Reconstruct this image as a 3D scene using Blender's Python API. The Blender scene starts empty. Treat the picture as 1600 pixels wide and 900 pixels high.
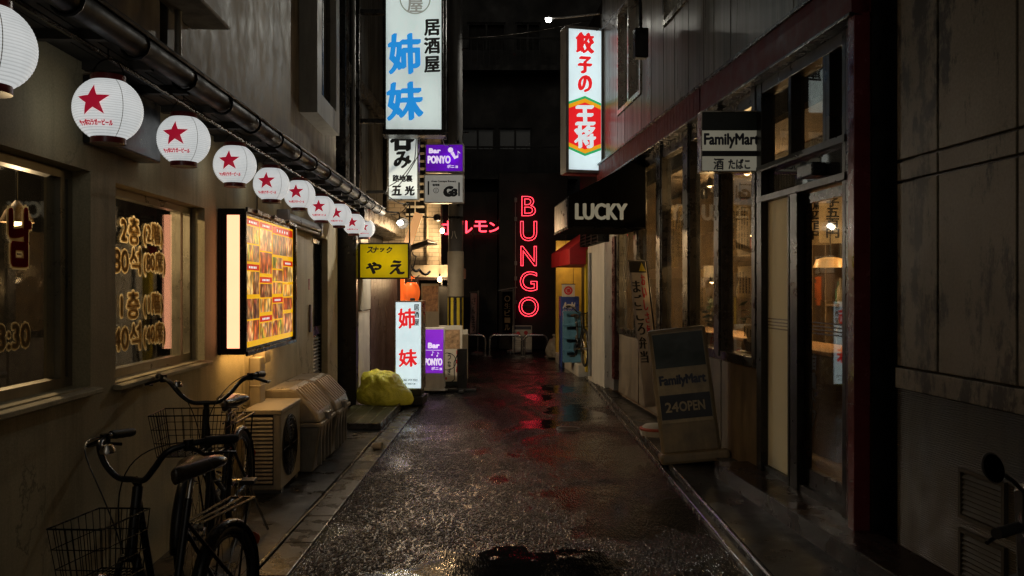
import bpy, bmesh, math, random
from mathutils import Vector, Matrix, noise as mnoise
random.seed(7)
R_ = math.radians
S = bpy.context.scene
COL = S.collection

# ------------------------------------------------------------------ camera, sky, sun, exposure
cam = bpy.data.cameras.new('camera')
cam.sensor_width = 36; cam.lens = 29.25; cam.clip_start = .05; cam.clip_end = 400
co = bpy.data.objects.new('camera', cam); COL.objects.link(co)
co.location = (0, 0, 1.6); co.rotation_euler = (R_(90), 0, 0)
S.camera = co

SKY_STRENGTH = .0055
SUN_STRENGTH = .035
SUN_EL, SUN_AZ = 30, 180          # dim glow of the town, from behind the viewer
w = bpy.data.worlds.new('World'); S.world = w; w.use_nodes = True
nt = w.node_tree; nt.nodes.clear()
sky = nt.nodes.new('ShaderNodeTexSky'); sky.sky_type = 'NISHITA'; sky.sun_disc = False
sky.sun_elevation = R_(SUN_EL); sky.sun_rotation = R_(SUN_AZ); sky.dust_density = 3
hs = nt.nodes.new('ShaderNodeHueSaturation'); hs.inputs['Saturation'].default_value = .25
tint = nt.nodes.new('ShaderNodeMix'); tint.data_type = 'RGBA'; tint.blend_type = 'MULTIPLY'
tint.inputs['Factor'].default_value = 1; tint.inputs['B'].default_value = (1, .93, .80, 1)
bg = nt.nodes.new('ShaderNodeBackground'); bg.inputs['Strength'].default_value = SKY_STRENGTH
wo = nt.nodes.new('ShaderNodeOutputWorld')
nt.links.new(sky.outputs[0], hs.inputs['Color']); nt.links.new(hs.outputs[0], tint.inputs['A'])
nt.links.new(tint.outputs['Result'], bg.inputs['Color']); nt.links.new(bg.outputs[0], wo.inputs[0])
sl = bpy.data.lights.new('sun', 'SUN'); sl.energy = SUN_STRENGTH; sl.angle = R_(30); sl.color = (1, .9, .75)
so = bpy.data.objects.new('sun', sl); COL.objects.link(so)
so.rotation_euler = (R_(90 - SUN_EL), 0, R_(180 - SUN_AZ)); so.location = (0, -5, 20)
S.view_settings.view_transform = 'Standard'; S.view_settings.look = 'None'
S.view_settings.exposure = 0; S.view_settings.gamma = 1; S.view_settings.use_curve_mapping = False
cy = S.cycles; cy.use_denoising = True; cy.denoiser = 'OPENIMAGEDENOISE'; cy.denoising_prefilter = 'NONE'; cy.denoising_input_passes = 'RGB_ALBEDO_NORMAL'; cy.max_bounces = 7; cy.diffuse_bounces = 3; cy.glossy_bounces = 4
cy.transparent_max_bounces = 12; cy.transmission_bounces = 4; cy.sample_clamp_indirect = 3; cy.sample_clamp_direct = 10
cy.use_light_tree = True; cy.caustics_reflective = True; cy.blur_glossy = .3

# ------------------------------------------------------------------ frames, things, meshes
class Fr:
    def __init__(s, x, y, rot):
        s.m = Matrix.Translation((x, y, 0)) @ Matrix.Rotation(rot, 4, 'Z'); s.rot = rot
W = Fr(0, 0, 0)
L = Fr(-1.876, 0, math.atan2(1, -.036))     # left wall: x runs down the alley, -y comes out into it
Rt = Fr(2.596, 0, math.atan2(1, -.086))     # right wall: x runs down the alley, +y comes out into it
OFF = {}

def PX(px, py, Y):                          # the point at depth Y on the ray of photo pixel px, py
    return ((px - 800) * Y / 1300, Y, 1.6 - (py - 450) * Y / 1300)

def thing(name, label, cat, base=(0, 0, 0), fr=W, group=None):
    o = bpy.data.objects.new(name, None); COL.objects.link(o)
    o.empty_display_size = .1
    o.location = fr.m @ Vector(base); o.rotation_euler = (0, 0, fr.rot)
    o['label'] = label; o['category'] = cat
    if group: o['group'] = group
    OFF[o.name] = Vector(base)
    return o

class MB:
    def __init__(s): s.v = []; s.f = []; s.mi = []; s.cur = 0
    def add(s, vs, fs):
        b = len(s.v); s.v += [tuple(p) for p in vs]
        for f in fs: s.f.append([b + i for i in f]); s.mi.append(s.cur)
        return s
    def box(s, x0, x1, y0, y1, z0, z1, m=None):
        vs = [(x, y, z) for z in (z0, z1) for y in (y0, y1) for x in (x0, x1)]
        if m: vs = [m @ Vector(p) for p in vs]
        return s.add(vs, [(0, 2, 3, 1), (4, 5, 7, 6), (0, 1, 5, 4), (2, 6, 7, 3), (0, 4, 6, 2), (1, 3, 7, 5)])
    def bx(s, c, d, m=None):
        return s.box(c[0]-d[0]/2, c[0]+d[0]/2, c[1]-d[1]/2, c[1]+d[1]/2, c[2]-d[2]/2, c[2]+d[2]/2, m)
    def quad(s, a, b, c, d): return s.add([a, b, c, d], [(0, 1, 2, 3)])
    def tube(s, pts, r, n=8, closed=False):
        pts = [Vector(p) for p in pts]; k = len(pts); vs = []; fs = []
        up = None
        for i, p in enumerate(pts):
            if closed: t = pts[(i+1) % k] - pts[i-1]
            else: t = pts[min(i+1, k-1)] - pts[max(i-1, 0)]
            t = t.normalized() if t.length > 1e-9 else Vector((0, 0, 1))
            if up is None: up = Vector((0, 0, 1)) if abs(t.z) < .9 else Vector((1, 0, 0))
            a = t.cross(up)
            if a.length < 1e-6: a = t.cross(Vector((0, 1, 0.1)))
            a.normalize(); b = a.cross(t).normalized(); up = b
            rr = r[i] if isinstance(r, (list, tuple)) else r
            for j in range(n):
                q = 2*math.pi*j/n; vs.append(p + (a*math.cos(q) + b*math.sin(q))*rr)
        for i in range(k if closed else k-1):
            for j in range(n):
                a0 = i*n + j; a1 = i*n + (j+1) % n; b0 = ((i+1) % k)*n + j; b1 = ((i+1) % k)*n + (j+1) % n
                fs.append((a0, a1, b1, b0))
        if not closed: fs.append(tuple(range(n-1, -1, -1))); fs.append(tuple((k-1)*n + j for j in range(n)))
        return s.add(vs, fs)
    def lathe(s, prof, c=(0, 0, 0), n=24, m=None):      # prof of (r, z) about the z axis, then m, then c
        vs = []; fs = []; c = Vector(c)
        for r, z in prof:
            for j in range(n):
                q = 2*math.pi*j/n; p = Vector((r*math.cos(q), r*math.sin(q), z)); vs.append((m @ p if m else p) + c)
        for i in range(len(prof)-1):
            for j in range(n): fs.append((i*n+j, i*n+(j+1) % n, (i+1)*n+(j+1) % n, (i+1)*n+j))
        if prof[0][0] > 1e-4: fs.append(tuple(range(n-1, -1, -1)))
        if prof[-1][0] > 1e-4: fs.append(tuple((len(prof)-1)*n + j for j in range(n)))
        return s.add(vs, fs)
    def prism(s, pts, y0, y1):                           # outline in x,z pushed along y
        n = len(pts); vs = [(x, y0, z) for x, z in pts] + [(x, y1, z) for x, z in pts]
        return s.add(vs, [tuple(range(n)), tuple(range(2*n-1, n-1, -1))] + [(i, i+n, (i+1) % n + n, (i+1) % n) for i in range(n)])
    def prismx(s, pts, x0, x1):                          # outline in y,z pushed along x
        n = len(pts); vs = [(x0, y, z) for y, z in pts] + [(x1, y, z) for y, z in pts]
        return s.add(vs, [tuple(range(n-1, -1, -1)), tuple(range(n, 2*n))] + [(i, (i+1) % n, (i+1) % n + n, i+n) for i in range(n)])
    def wall(s, s0, s1, z0, z1, d0, d1, holes=()):       # slab with openings (s0, s1, z0, z1)
        xs = sorted({s0, s1, *[h[0] for h in holes], *[h[1] for h in holes]}); xs = [x for x in xs if s0 <= x <= s1]
        zs = sorted({z0, z1, *[h[2] for h in holes], *[h[3] for h in holes]}); zs = [z for z in zs if z0 <= z <= z1]
        def solid(i, j):
            if not (0 <= i < len(xs)-1 and 0 <= j < len(zs)-1): return False
            cx = (xs[i]+xs[i+1])/2; cz = (zs[j]+zs[j+1])/2
            return not any(h[0] < cx < h[1] and h[2] < cz < h[3] for h in holes)
        for i in range(len(xs)-1):
            for j in range(len(zs)-1):
                if not solid(i, j): continue
                a, b, c, d = xs[i], xs[i+1], zs[j], zs[j+1]
                s.quad((a, d0, c), (b, d0, c), (b, d0, d), (a, d0, d)); s.quad((b, d1, c), (a, d1, c), (a, d1, d), (b, d1, d))
                if not solid(i-1, j): s.quad((a, d1, c), (a, d0, c), (a, d0, d), (a, d1, d))
                if not solid(i+1, j): s.quad((b, d0, c), (b, d1, c), (b, d1, d), (b, d0, d))
                if not solid(i, j-1): s.quad((a, d0, c), (a, d1, c), (b, d1, c), (b, d0, c))
                if not solid(i, j+1): s.quad((a, d0, d), (b, d0, d), (b, d1, d), (a, d1, d))
        return s
    def build(s, name, mats, parent=None, fr=W, base=None, smooth=False, bevel=0, label=None, cat=None, group=None, kind=None):
        if not isinstance(mats, (list, tuple)): mats = [mats]
        if parent is not None: off = OFF[parent.name]
        else:
            xs, ys, zs = zip(*s.v)
            off = Vector(base) if base else Vector(((min(xs)+max(xs))/2, (min(ys)+max(ys))/2, min(zs)))
        me = bpy.data.meshes.new(name)
        me.from_pydata([(x-off.x, y-off.y, z-off.z) for x, y, z in s.v], [], s.f)
        for m in mats: me.materials.append(m)
        me.polygons.foreach_set('material_index', s.mi)
        me.polygons.foreach_set('use_smooth', [bool(smooth)]*len(s.f))
        me.update()
        o = bpy.data.objects.new(name, me); COL.objects.link(o)
        if parent is not None: o.parent = parent
        else: o.location = fr.m @ off; o.rotation_euler = (0, 0, fr.rot)
        OFF[o.name] = off
        if smooth and smooth != 2:
            e = o.modifiers.new('edges', 'EDGE_SPLIT'); e.split_angle = R_(40)
        if bevel:
            b = o.modifiers.new('bevel', 'BEVEL'); b.width = bevel; b.segments = 2; b.limit_method = 'ANGLE'; b.angle_limit = R_(40)
        if label: o['label'] = label
        if cat: o['category'] = cat
        if group: o['group'] = group
        if kind: o['kind'] = kind
        return o

def dup(root, fr_m, loc, label=None):
    r = root.copy(); COL.objects.link(r); r.location = loc
    if label: r['label'] = label
    for ch in list(root.children):
        c = ch.copy(); COL.objects.link(c); c.parent = r
        for g in list(ch.children):
            d = g.copy(); COL.objects.link(d); d.parent = c
    return r

_tc = {}
def glyphs(t, shear=0.):
    k = (t, shear)
    if k in _tc: return _tc[k]
    cu = bpy.data.curves.new('t', 'FONT'); cu.body = t; cu.shear = shear; cu.size = 1; cu.resolution_u = 3
    ob = bpy.data.objects.new('t', cu); COL.objects.link(ob)
    dg = bpy.context.evaluated_depsgraph_get(); dg.update()
    me = ob.evaluated_get(dg).to_mesh()
    vs = [(v.co.x, v.co.y) for v in me.vertices]; fs = [tuple(p.vertices) for p in me.polygons]
    ob.evaluated_get(dg).to_mesh_clear(); bpy.data.objects.remove(ob); bpy.data.curves.remove(cu)
    x0 = min(v[0] for v in vs); x1 = max(v[0] for v in vs); y0 = min(v[1] for v in vs); y1 = max(v[1] for v in vs)
    r = ([((x-x0)/(x1-x0), (y-y0)/(y1-y0)) for x, y in vs], fs, (x1-x0)/(y1-y0)); _tc[k] = r
    return r

def text(mb, t, cx, cz, w_, h_, y, bold=0, shear=0., flip=False, pen=None, rot=0., f=None):
    """lettering fitted to a w x h box centred on cx, cz, in the plane y (read from -y; flip: read from +y)"""
    vs, fs, asp = glyphs(t, shear)
    if w_ is None: w_ = h_*asp
    if h_ is None: h_ = w_/asp
    sh = [(0, 0)]
    if bold:
        pen = pen or (1, 1, 0)
        sh += [(bold*(pen[0]*math.cos(a)*math.cos(pen[2]) - pen[1]*math.sin(a)*math.sin(pen[2])), bold*(pen[0]*math.cos(a)*math.sin(pen[2]) + pen[1]*math.sin(a)*math.cos(pen[2]))) for a in [i*math.pi/4 for i in range(8)]]
    sx = -1 if flip else 1; sy = 1 if flip else -1
    cr, sr = math.cos(rot), math.sin(rot)
    for k, (dx, dz) in enumerate(sh):
        pts = []
        for u, v in vs:
            a = (u-.5)*w_ + dx; b = (v-.5)*h_ + dz
            a, b = a*cr - b*sr, a*sr + b*cr
            if f: pts.append(f(cx + a, cz + b, k*.0002))
            else: pts.append((cx + sx*a, y + sy*k*.0002, cz + b))
        mb.add(pts, fs)
    return mb

def vtext(mb, t, cx, z0, z1, w_, y, **k):       # characters one below the other from z1 down to z0
    n = len(t); st = (z1-z0)/n
    for i, c in enumerate(t):
        if c == ' ': continue
        vs, fs, asp = glyphs(c, k.get('shear', 0.))
        if asp > 2.2: text(mb, c, cx, z1-st*(i+.5), w_, w_/asp, y, **k)
        else: text(mb, c, cx, z1-st*(i+.5), w_, st*.84, y, **k)
    return mb

# ------------------------------------------------------------------ materials
def newmat(name):
    m = bpy.data.materials.new(name); m.use_nodes = True
    n = m.node_tree.nodes; p = n['Principled BSDF']
    return m, n, m.node_tree.links, p

def coords(n, l, scale=(1, 1, 1), world=False):
    t = n.new('ShaderNodeNewGeometry' if world else 'ShaderNodeTexCoord')
    mp = n.new('ShaderNodeMapping'); mp.inputs['Scale'].default_value = scale
    l.new(t.outputs['Position' if world else 'Object'], mp.inputs[0]); return mp.outputs[0]

def noise(n, l, vec, scale, detail=5, rough=.6, dist=0):
    t = n.new('ShaderNodeTexNoise'); t.inputs['Scale'].default_value = scale; t.inputs['Detail'].default_value = detail
    t.inputs['Roughness'].default_value = rough; t.inputs['Distortion'].default_value = dist
    l.new(vec, t.inputs['Vector']); return t.outputs['Fac']

def ramp(n, l, fac, stops):
    r = n.new('ShaderNodeValToRGB'); e = r.color_ramp.elements
    while len(e) < len(stops): e.new(.5)
    for i, (p, c) in enumerate(stops):
        e[i].position = p; e[i].color = (*c, 1) if isinstance(c, tuple) else (c, c, c, 1)
    l.new(fac, r.inputs[0]); return r.outputs[0]

def mixc(n, l, fac, a, b, mode='MIX'):
    m = n.new('ShaderNodeMix'); m.data_type = 'RGBA'; m.blend_type = mode
    for sock, v in (('Factor', fac), ('A', a), ('B', b)):
        if hasattr(v, 'is_linked') or hasattr(v, 'node'): l.new(v, m.inputs[sock])
        elif isinstance(v, tuple): m.inputs[sock].default_value = (*v, 1) if len(v) == 3 else v
        else: m.inputs[sock].default_value = v
    return m.outputs['Result']

def bump(n, l, p, h, strength=.3, dist=.01):
    b = n.new('ShaderNodeBump'); b.inputs['Strength'].default_value = strength; b.inputs['Distance'].default_value = dist
    l.new(h, b.inputs['Height']); l.new(b.outputs[0], p.inputs['Normal'])

def mat(name, col, rough=.5, metal=0., var=.35, scale=6, stretch=(1, 1, 1), bmp=.15, bscale=60, dirt=0., rvar=.15, coat=0., world=False):
    """worn, slightly blotched surface with a little bump"""
    m, n, l, p = newmat(name)
    v = coords(n, l, stretch, world)
    f = noise(n, l, v, scale, 6, .65)
    lo = tuple(c*(1-var) for c in col); hi = tuple(min(1, c*(1+var)) for c in col)
    c = ramp(n, l, f, [(.3, lo), (.5, col), (.72, hi)])
    if dirt:
        g = noise(n, l, coords(n, l, (stretch[0]*3, stretch[1]*3, stretch[2]*.35), world), 2.2, 8, .7)
        k = ramp(n, l, g, [(.48, 0.), (.68, dirt)])
        c = mixc(n, l, k, c, tuple(x*.18 for x in col))
    l.new(c, p.inputs['Base Color'])
    r = ramp(n, l, f, [(.3, max(.02, rough-rvar)), (.7, min(1, rough+rvar))]); l.new(r, p.inputs['Roughness'])
    p.inputs['Metallic'].default_value = metal
    if coat: p.inputs['Coat Weight'].default_value = coat; p.inputs['Coat Roughness'].default_value = .08
    if bmp: bump(n, l, p, noise(n, l, coords(n, l, (1, 1, 1), world), bscale, 4, .6), bmp, .004)
    return m

def em(name, col, st=1., base=None, dirt=.12, rough=.25, scale=5):
    """lit sign face, lamp or surface given a glow: gives off light through a slightly grimy diffuser"""
    m, n, l, p = newmat(name)
    f = noise(n, l, coords(n, l), scale, 4, .55)
    c = ramp(n, l, f, [(.3, tuple(x*(1-dirt) for x in col)), (.6, col)])
    p.inputs['Base Color'].default_value = (*(base or tuple(x*.7 for x in col)), 1)
    l.new(c, p.inputs['Emission Color']); p.inputs['Emission Strength'].default_value = st
    p.inputs['Roughness'].default_value = rough
    return m

def glass(name, tint_=(.75, .78, .75), rough=.02, boost=1.0, dirt=.04):
    m, n, l, p = newmat(name); n.remove(p)
    out = n['Material Output']
    tr = n.new('ShaderNodeBsdfTransparent'); tr.inputs[0].default_value = (*tint_, 1)
    gl = n.new('ShaderNodeBsdfGlossy'); gl.inputs['Roughness'].default_value = rough
    fr = n.new('ShaderNodeFresnel'); ge = n.new('ShaderNodeNewGeometry')      # same reflection on either face of the pane
    io = n.new('ShaderNodeMath'); io.operation = 'MULTIPLY_ADD'; io.inputs[1].default_value = 1/1.52 - 1.52; io.inputs[2].default_value = 1.52
    l.new(ge.outputs['Backfacing'], io.inputs[0]); l.new(io.outputs[0], fr.inputs['IOR'])
    mu = n.new('ShaderNodeMath'); mu.operation = 'MULTIPLY_ADD'; mu.use_clamp = True
    mu.inputs[1].default_value = 1.0*boost; mu.inputs[2].default_value = .01
    l.new(fr.outputs[0], mu.inputs[0])
    mx = n.new('ShaderNodeMixShader'); l.new(mu.outputs[0], mx.inputs[0]); l.new(tr.outputs[0], mx.inputs[1]); l.new(gl.outputs[0], mx.inputs[2])
    df = n.new('ShaderNodeBsdfDiffuse'); df.inputs[0].default_value = (.3, .3, .28, 1)
    g = ramp(n, l, noise(n, l, coords(n, l, (2, 2, .6)), 3, 6, .7), [(.4, 0.), (.75, dirt*4)])
    m2 = n.new('ShaderNodeMixShader'); l.new(g, m2.inputs[0]); l.new(mx.outputs[0], m2.inputs[1]); l.new(df.outputs[0], m2.inputs[2])
    l.new(m2.outputs[0], out.inputs[0])
    return m

M = {}
# walls
def stucco(name, col):
    m, n, l, p = newmat(name)
    a = noise(n, l, coords(n, l), 1.4, 7, .6); fine = noise(n, l, coords(n, l), 90, 4, .7)
    c = ramp(n, l, a, [(.3, tuple(x*.74 for x in col)), (.5, col), (.74, tuple(min(1, x*1.15) for x in col))])
    drip = noise(n, l, coords(n, l, (2.4, 2.4, .25)), 1.6, 9, .74); c = mixc(n, l, ramp(n, l, drip, [(.50, 0.), (.72, .62)]), c, tuple(x*.30 for x in col))
    cr = noise(n, l, coords(n, l, (1, 1, .6)), .9, 9, .62, .8); cm = noise(n, l, coords(n, l), .7, 2, .5)
    line = ramp(n, l, cr, [(.494, 0.), (.499, 1.), (.503, 1.), (.508, 0.)]); gate = ramp(n, l, cm, [(.50, 0.), (.56, .75)])
    lm = n.new('ShaderNodeMath'); lm.operation = 'MULTIPLY'; l.new(line, lm.inputs[0]); l.new(gate, lm.inputs[1])
    c = mixc(n, l, lm.outputs[0], c, tuple(x*.25 for x in col)); c = mixc(n, l, .5, c, ramp(n, l, fine, [(.35, .7), (.65, 1.2)]), 'MULTIPLY')
    l.new(c, p.inputs['Base Color']); l.new(ramp(n, l, a, [(.3, .85), (.7, .65)]), p.inputs['Roughness'])
    bump(n, l, p, mixc(n, l, .4, fine, a), .45, .006)
    return m
M['stucco'] = stucco('stucco', (.54, .46, .28))
M['concrete'] = mat('concrete', (.27, .25, .215), .6, var=.65, scale=6, stretch=(1, 1, .55), bmp=.2, bscale=40, dirt=.5)
M['bay'] = mat('bay', (.33, .32, .29), .6, var=.2, scale=3, dirt=.3)
M['sash'] = mat('sash', (.30, .26, .18), .35, .5, var=.15, dirt=.2)
M['brownsash'] = mat('brownsash', (.05, .045, .036), .35, .4, var=.2)
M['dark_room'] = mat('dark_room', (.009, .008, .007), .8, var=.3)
M['black'] = mat('black', (.012, .012, .012), .35, var=.4, bmp=.05)
M['blackmetal'] = mat('blackmetal', (.018, .017, .016), .28, .7, var=.4, bmp=.08)
M['black_rubber'] = mat('black_rubber', (.014, .014, .014), .55, var=.3)
M['black_paint'] = mat('black_paint', (.008, .008, .009), .34, var=.3, coat=.15, bmp=.03)
M['gutter_black'] = mat('gutter_black', (.005, .005, .005), .5, 0, var=.5, scale=9, bmp=.3, bscale=14)
M['gutter_black'].node_tree.nodes['Principled BSDF'].inputs['Specular IOR Level'].default_value = .22
M['gutter_metal'] = mat('gutter_metal', (.012, .011, .010), .38, .15, var=.5, scale=9, bmp=.2, bscale=12)
M['roof_tile'] = mat('roof_tile', (.03, .03, .03), .4, var=.4)
M['soffit'] = mat('soffit', (.045, .038, .03), .7, var=.4)
M['white_paint'] = mat('white_paint', (.55, .53, .47), .45, var=.15, dirt=.3)
M['white_metal'] = mat('white_metal', (.6, .6, .56), .35, .2, var=.15, dirt=.2)
M['grey_metal'] = mat('grey_metal', (.24, .24, .235), .4, .4, var=.2, dirt=.25)
M['bronze'] = mat('bronze', (.07, .062, .05), .3, .6, var=.3, dirt=.3)
M['alu'] = mat('alu', (.42, .40, .35), .28, .85, var=.2, bmp=.05, dirt=.2)
M['steel'] = mat('steel', (.55, .54, .52), .2, 1., var=.15, bmp=.04)
M['chrome'] = mat('chrome', (.6, .58, .55), .12, 1., var=.1, bmp=0)
M['dull_guard'] = mat('dull_guard', (.03, .028, .025), .3, .6, var=.4, dirt=.4, bmp=.05)
M['vent_paint'] = mat('vent_paint', (.05, .043, .03), .6, var=.3, dirt=.6)
M['beige'] = mat('beige', (.42, .37, .28), .5, var=.12, dirt=.3)
M['bin'] = mat('bin', (.36, .31, .23), .35, var=.15, dirt=.35, bmp=.08)
M['bin_base'] = mat('bin_base', (.25, .22, .17), .4, var=.2, dirt=.4)
M['maroon'] = mat('maroon', (.10, .012, .014), .5, var=.2, dirt=.3, bmp=.1)
M['maroon'].node_tree.nodes['Principled BSDF'].inputs['Specular IOR Level'].default_value = .15
M['column_red'] = mat('column_red', (.16, .026, .03), .2, .1, var=.18, dirt=.2, coat=.4, bmp=.05)
M['oxblood'] = mat('oxblood', (.06, .012, .012), .3, var=.3)
M['brown_panel'] = mat('brown_panel', (.075, .045, .042), .4, var=.2, dirt=.4)
M['tiles_wall'] = None
M['concrete_stain'] = None
M['pole'] = mat('pole', (.075, .072, .068), .6, var=.25, dirt=.3)
M['pole_wrap'] = mat('pole_wrap', (.30, .25, .17), .6, var=.15, dirt=.2)
M['yellow'] = mat('yellow', (.62, .46, .03), .45, var=.15, dirt=.25)
M['kerb'] = mat('kerb', (.075, .072, .066), .3, var=.5, scale=5, bmp=.4, bscale=60, dirt=.4, rvar=.2, world=True)
M['apron'] = mat('apron', (.016, .0155, .015), .4, var=.6, scale=4, bmp=.5, bscale=90, rvar=.22, world=True)
M['paper'] = mat('paper', (.62, .57, .46), .7, var=.12, bmp=.05)
M['ink'] = mat('ink', (.015, .014, .013), .5, var=.2, bmp=0)
M['red_ink'] = mat('red_ink', (.55, .02, .03), .5, var=.12, bmp=0)
M['cream_letter'] = mat('cream_letter', (.70, .55, .34), .5, var=.06, bmp=0)
M['tan_letter'] = mat('tan_letter', (.30, .20, .11), .5, var=.06, bmp=0)
M['red_letter'] = mat('red_letter', (.22, .03, .03), .5, var=.1, bmp=0)
M['grey_letter'] = mat('grey_letter', (.72, .69, .60), .5, var=.2, bmp=0, dirt=.3)
M['board_cream'] = mat('board_cream', (.30, .25, .16), .5, dirt=.3, bmp=0)
M['board_tan'] = mat('board_tan', (.20, .155, .09), .45, dirt=.3)
M['green_panel'] = mat('green_panel', (.008, .018, .015), .4, var=.15, bmp=0)
M['blue_panel'] = mat('blue_panel', (.009, .010, .018), .4, var=.15, bmp=0)
M['navy_ink'] = mat('navy_ink', (.02, .025, .055), .5, var=.1, bmp=0)
M['off_white'] = mat('off_white', (.46, .44, .37), .5, var=.1, dirt=.25, bmp=0)
M['steel_glass'] = glass('clear_glass', (.7, .72, .68))
M['shop_glass'] = glass('shop_glass', (.72, .74, .70), .015, 1.1, .05)
M['dark_glass'] = glass('dark_glass', (.45, .46, .44), .02, 1.5, .03)
M['room_glass'] = glass('room_glass', (.88, .88, .84), .02, 1.3, .012)
M['frosted'] = mat('frosted', (.42, .43, .38), .35, var=.12, scale=3, dirt=.25, bmp=.05)
M['wood'] = mat('wood', (.16, .10, .05), .55, var=.3, stretch=(1, 1, .2))
M['blue_crate'] = mat('blue_crate', (.10, .26, .38), .35, var=.2)
M['blue_cabinet'] = mat('blue_cabinet', (.03, .06, .26), .35, var=.15)
M['red_canvas'] = mat('red_canvas', (.42, .015, .02), .6, var=.2)
M['black_canvas'] = mat('black_canvas', (.004, .004, .0045), .85, var=.3, bmp=.2, bscale=200)
M['black_canvas'].node_tree.nodes['Principled BSDF'].inputs['Specular IOR Level'].default_value = .04
M['yellow_wall'] = mat('yellow_wall', (.55, .38, .05), .6, var=.2)
M['cable'] = mat('cable', (.012, .012, .012), .4, var=.2, bmp=0)
M['tan_sack'] = mat('tan_sack', (.40, .38, .33), .35, var=.3, bmp=.6, bscale=18)
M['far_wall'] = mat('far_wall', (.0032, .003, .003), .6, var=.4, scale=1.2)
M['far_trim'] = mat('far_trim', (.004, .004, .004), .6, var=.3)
M['sole'] = mat('sole', (.5, .12, .08), .5, var=.2)
M['skin_tan'] = mat('saddle_tan', (.05, .034, .02), .28, var=.3, coat=.4, bmp=.05)
# lit surfaces, and faces given a glow
M['sign_white'] = em('sign_white', (.80, .87, .84), .92)
M['sign_white2'] = em('sign_white_cool', (.74, .84, .86), .88)
M['sign_grey'] = em('sign_grey_white', (.60, .66, .64), .62)  # glow put into the face of the unlit brush-lettered sign
def trface(name, col, base):                             # translucent sign face: lit by the tubes behind it
    m, n, l, p = newmat(name); n.remove(p); out = n['Material Output']
    f = noise(n, l, coords(n, l, (1, 1, .6)), 3, 6, .65)
    c = ramp(n, l, f, [(.3, tuple(x*.86 for x in col)), (.6, col)])
    tr = n.new('ShaderNodeBsdfTranslucent'); l.new(c, tr.inputs[0])
    e = n.new('ShaderNodeEmission'); l.new(c, e.inputs[0]); e.inputs[1].default_value = base
    ad = n.new('ShaderNodeAddShader'); l.new(tr.outputs[0], ad.inputs[0]); l.new(e.outputs[0], ad.inputs[1])
    gl = n.new('ShaderNodeBsdfGlossy'); gl.inputs['Roughness'].default_value = .2
    fr = n.new('ShaderNodeFresnel'); fr.inputs[0].default_value = 1.45
    mx = n.new('ShaderNodeMixShader'); l.new(fr.outputs[0], mx.inputs[0]); l.new(ad.outputs[0], mx.inputs[1]); l.new(gl.outputs[0], mx.inputs[2])
    l.new(mx.outputs[0], out.inputs[0]); return m
M['face_white'] = trface('face_white', (.78, .85, .82), .38)
M['face_cool'] = trface('face_cool', (.74, .84, .86), .55)
M['face_yellow'] = trface('face_yellow', (.66, .50, .004), .30)
M['face_purple'] = trface('face_purple', (.27, .022, .68), .28)
M['tube_white'] = em('tube_white', (.95, 1., .96), 8, dirt=0)
def vinyl(name, col):                                    # window film lettering, lets room light through
    m, n, l, p = newmat(name); n.remove(p); out = n['Material Output']
    tr = n.new('ShaderNodeBsdfTranslucent'); tr.inputs[0].default_value = (*col, 1)
    df = n.new('ShaderNodeBsdfDiffuse'); df.inputs[0].default_value = (*col, 1)
    mx = n.new('ShaderNodeMixShader'); mx.inputs[0].default_value = .55
    l.new(df.outputs[0], mx.inputs[1]); l.new(tr.outputs[0], mx.inputs[2]); l.new(mx.outputs[0], out.inputs[0]); return m
M['film_cream'] = vinyl('film_cream', (.82, .70, .46)); M['film_tan'] = vinyl('film_tan', (.50, .36, .18)); M['film_red'] = vinyl('film_red', (.40, .03, .03))
M['frosted_film'] = vinyl('frosted_film', (.82, .85, .78)); M['thin_paper'] = vinyl('thin_paper', (.66, .56, .40))
M['sign_blue'] = em('sign_blue', (.015, .27, .72), .85, dirt=.05)
M['sign_black'] = em('sign_black', (.012, .012, .012), .3, base=(.01, .01, .01))
M['sign_red'] = em('sign_red', (.80, .016, .02), .9, dirt=.06)
M['sign_green'] = em('sign_green', (.03, .45, .14), .8)
M['sign_orange'] = em('sign_orange', (.85, .36, .01), .9)
M['sign_purple'] = em('sign_purple', (.25, .022, .66), .72, dirt=.45, scale=3)
M['sign_purple_letter'] = em('sign_purple_letter', (.86, .72, .95), .9)
M['sign_yellow'] = em('sign_yellow', (.62, .46, .003), .75, dirt=.25, scale=3)
M['g3_face'] = em('g3_face', (.32, .31, .27), .55, base=(.4, .4, .36))  # glow put into the unlit G3 sign; also the lit sign's emblem
M['light_panel'] = em('light_panel', (1., .41, .22), 2.05, dirt=.03)
M['menu_yellow'] = em('menu_yellow', (.86, .44, .006), .92, dirt=.12)
M['menu_red'] = em('menu_red', (.66, .03, .01), .75)
M['paper_lantern'] = None
M['neon_red'] = em('neon_red', (1., .04, .065), 4.2, dirt=0)
M['bulb'] = em('bulb', (1., .68, .34), 45, dirt=0)
M['bulb_small'] = em('bulb_small', (1., .62, .28), 14, dirt=0)
M['lamp_cool'] = em('lamp_cool', (.95, .97, .9), 12, dirt=0)
M['lamp_lens'] = em('lamp_lens', (1., .98, .9), 25, dirt=0)
M['orange_paper'] = em('orange_paper', (.75, .11, .015), .85, dirt=.3)
M['faint_glow'] = em('faint_glow', (.22, .205, .155), .52, base=(.4, .38, .3), dirt=.2)  # faint glow put into the shop sign face and the LUCKY letters
M['far_window'] = em('far_window', (.05, .05, .045), .12, base=(.02, .02, .02))
M['lit_wood'] = mat('lit_wood', (.62, .36, .18), .5, var=.12)
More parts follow.
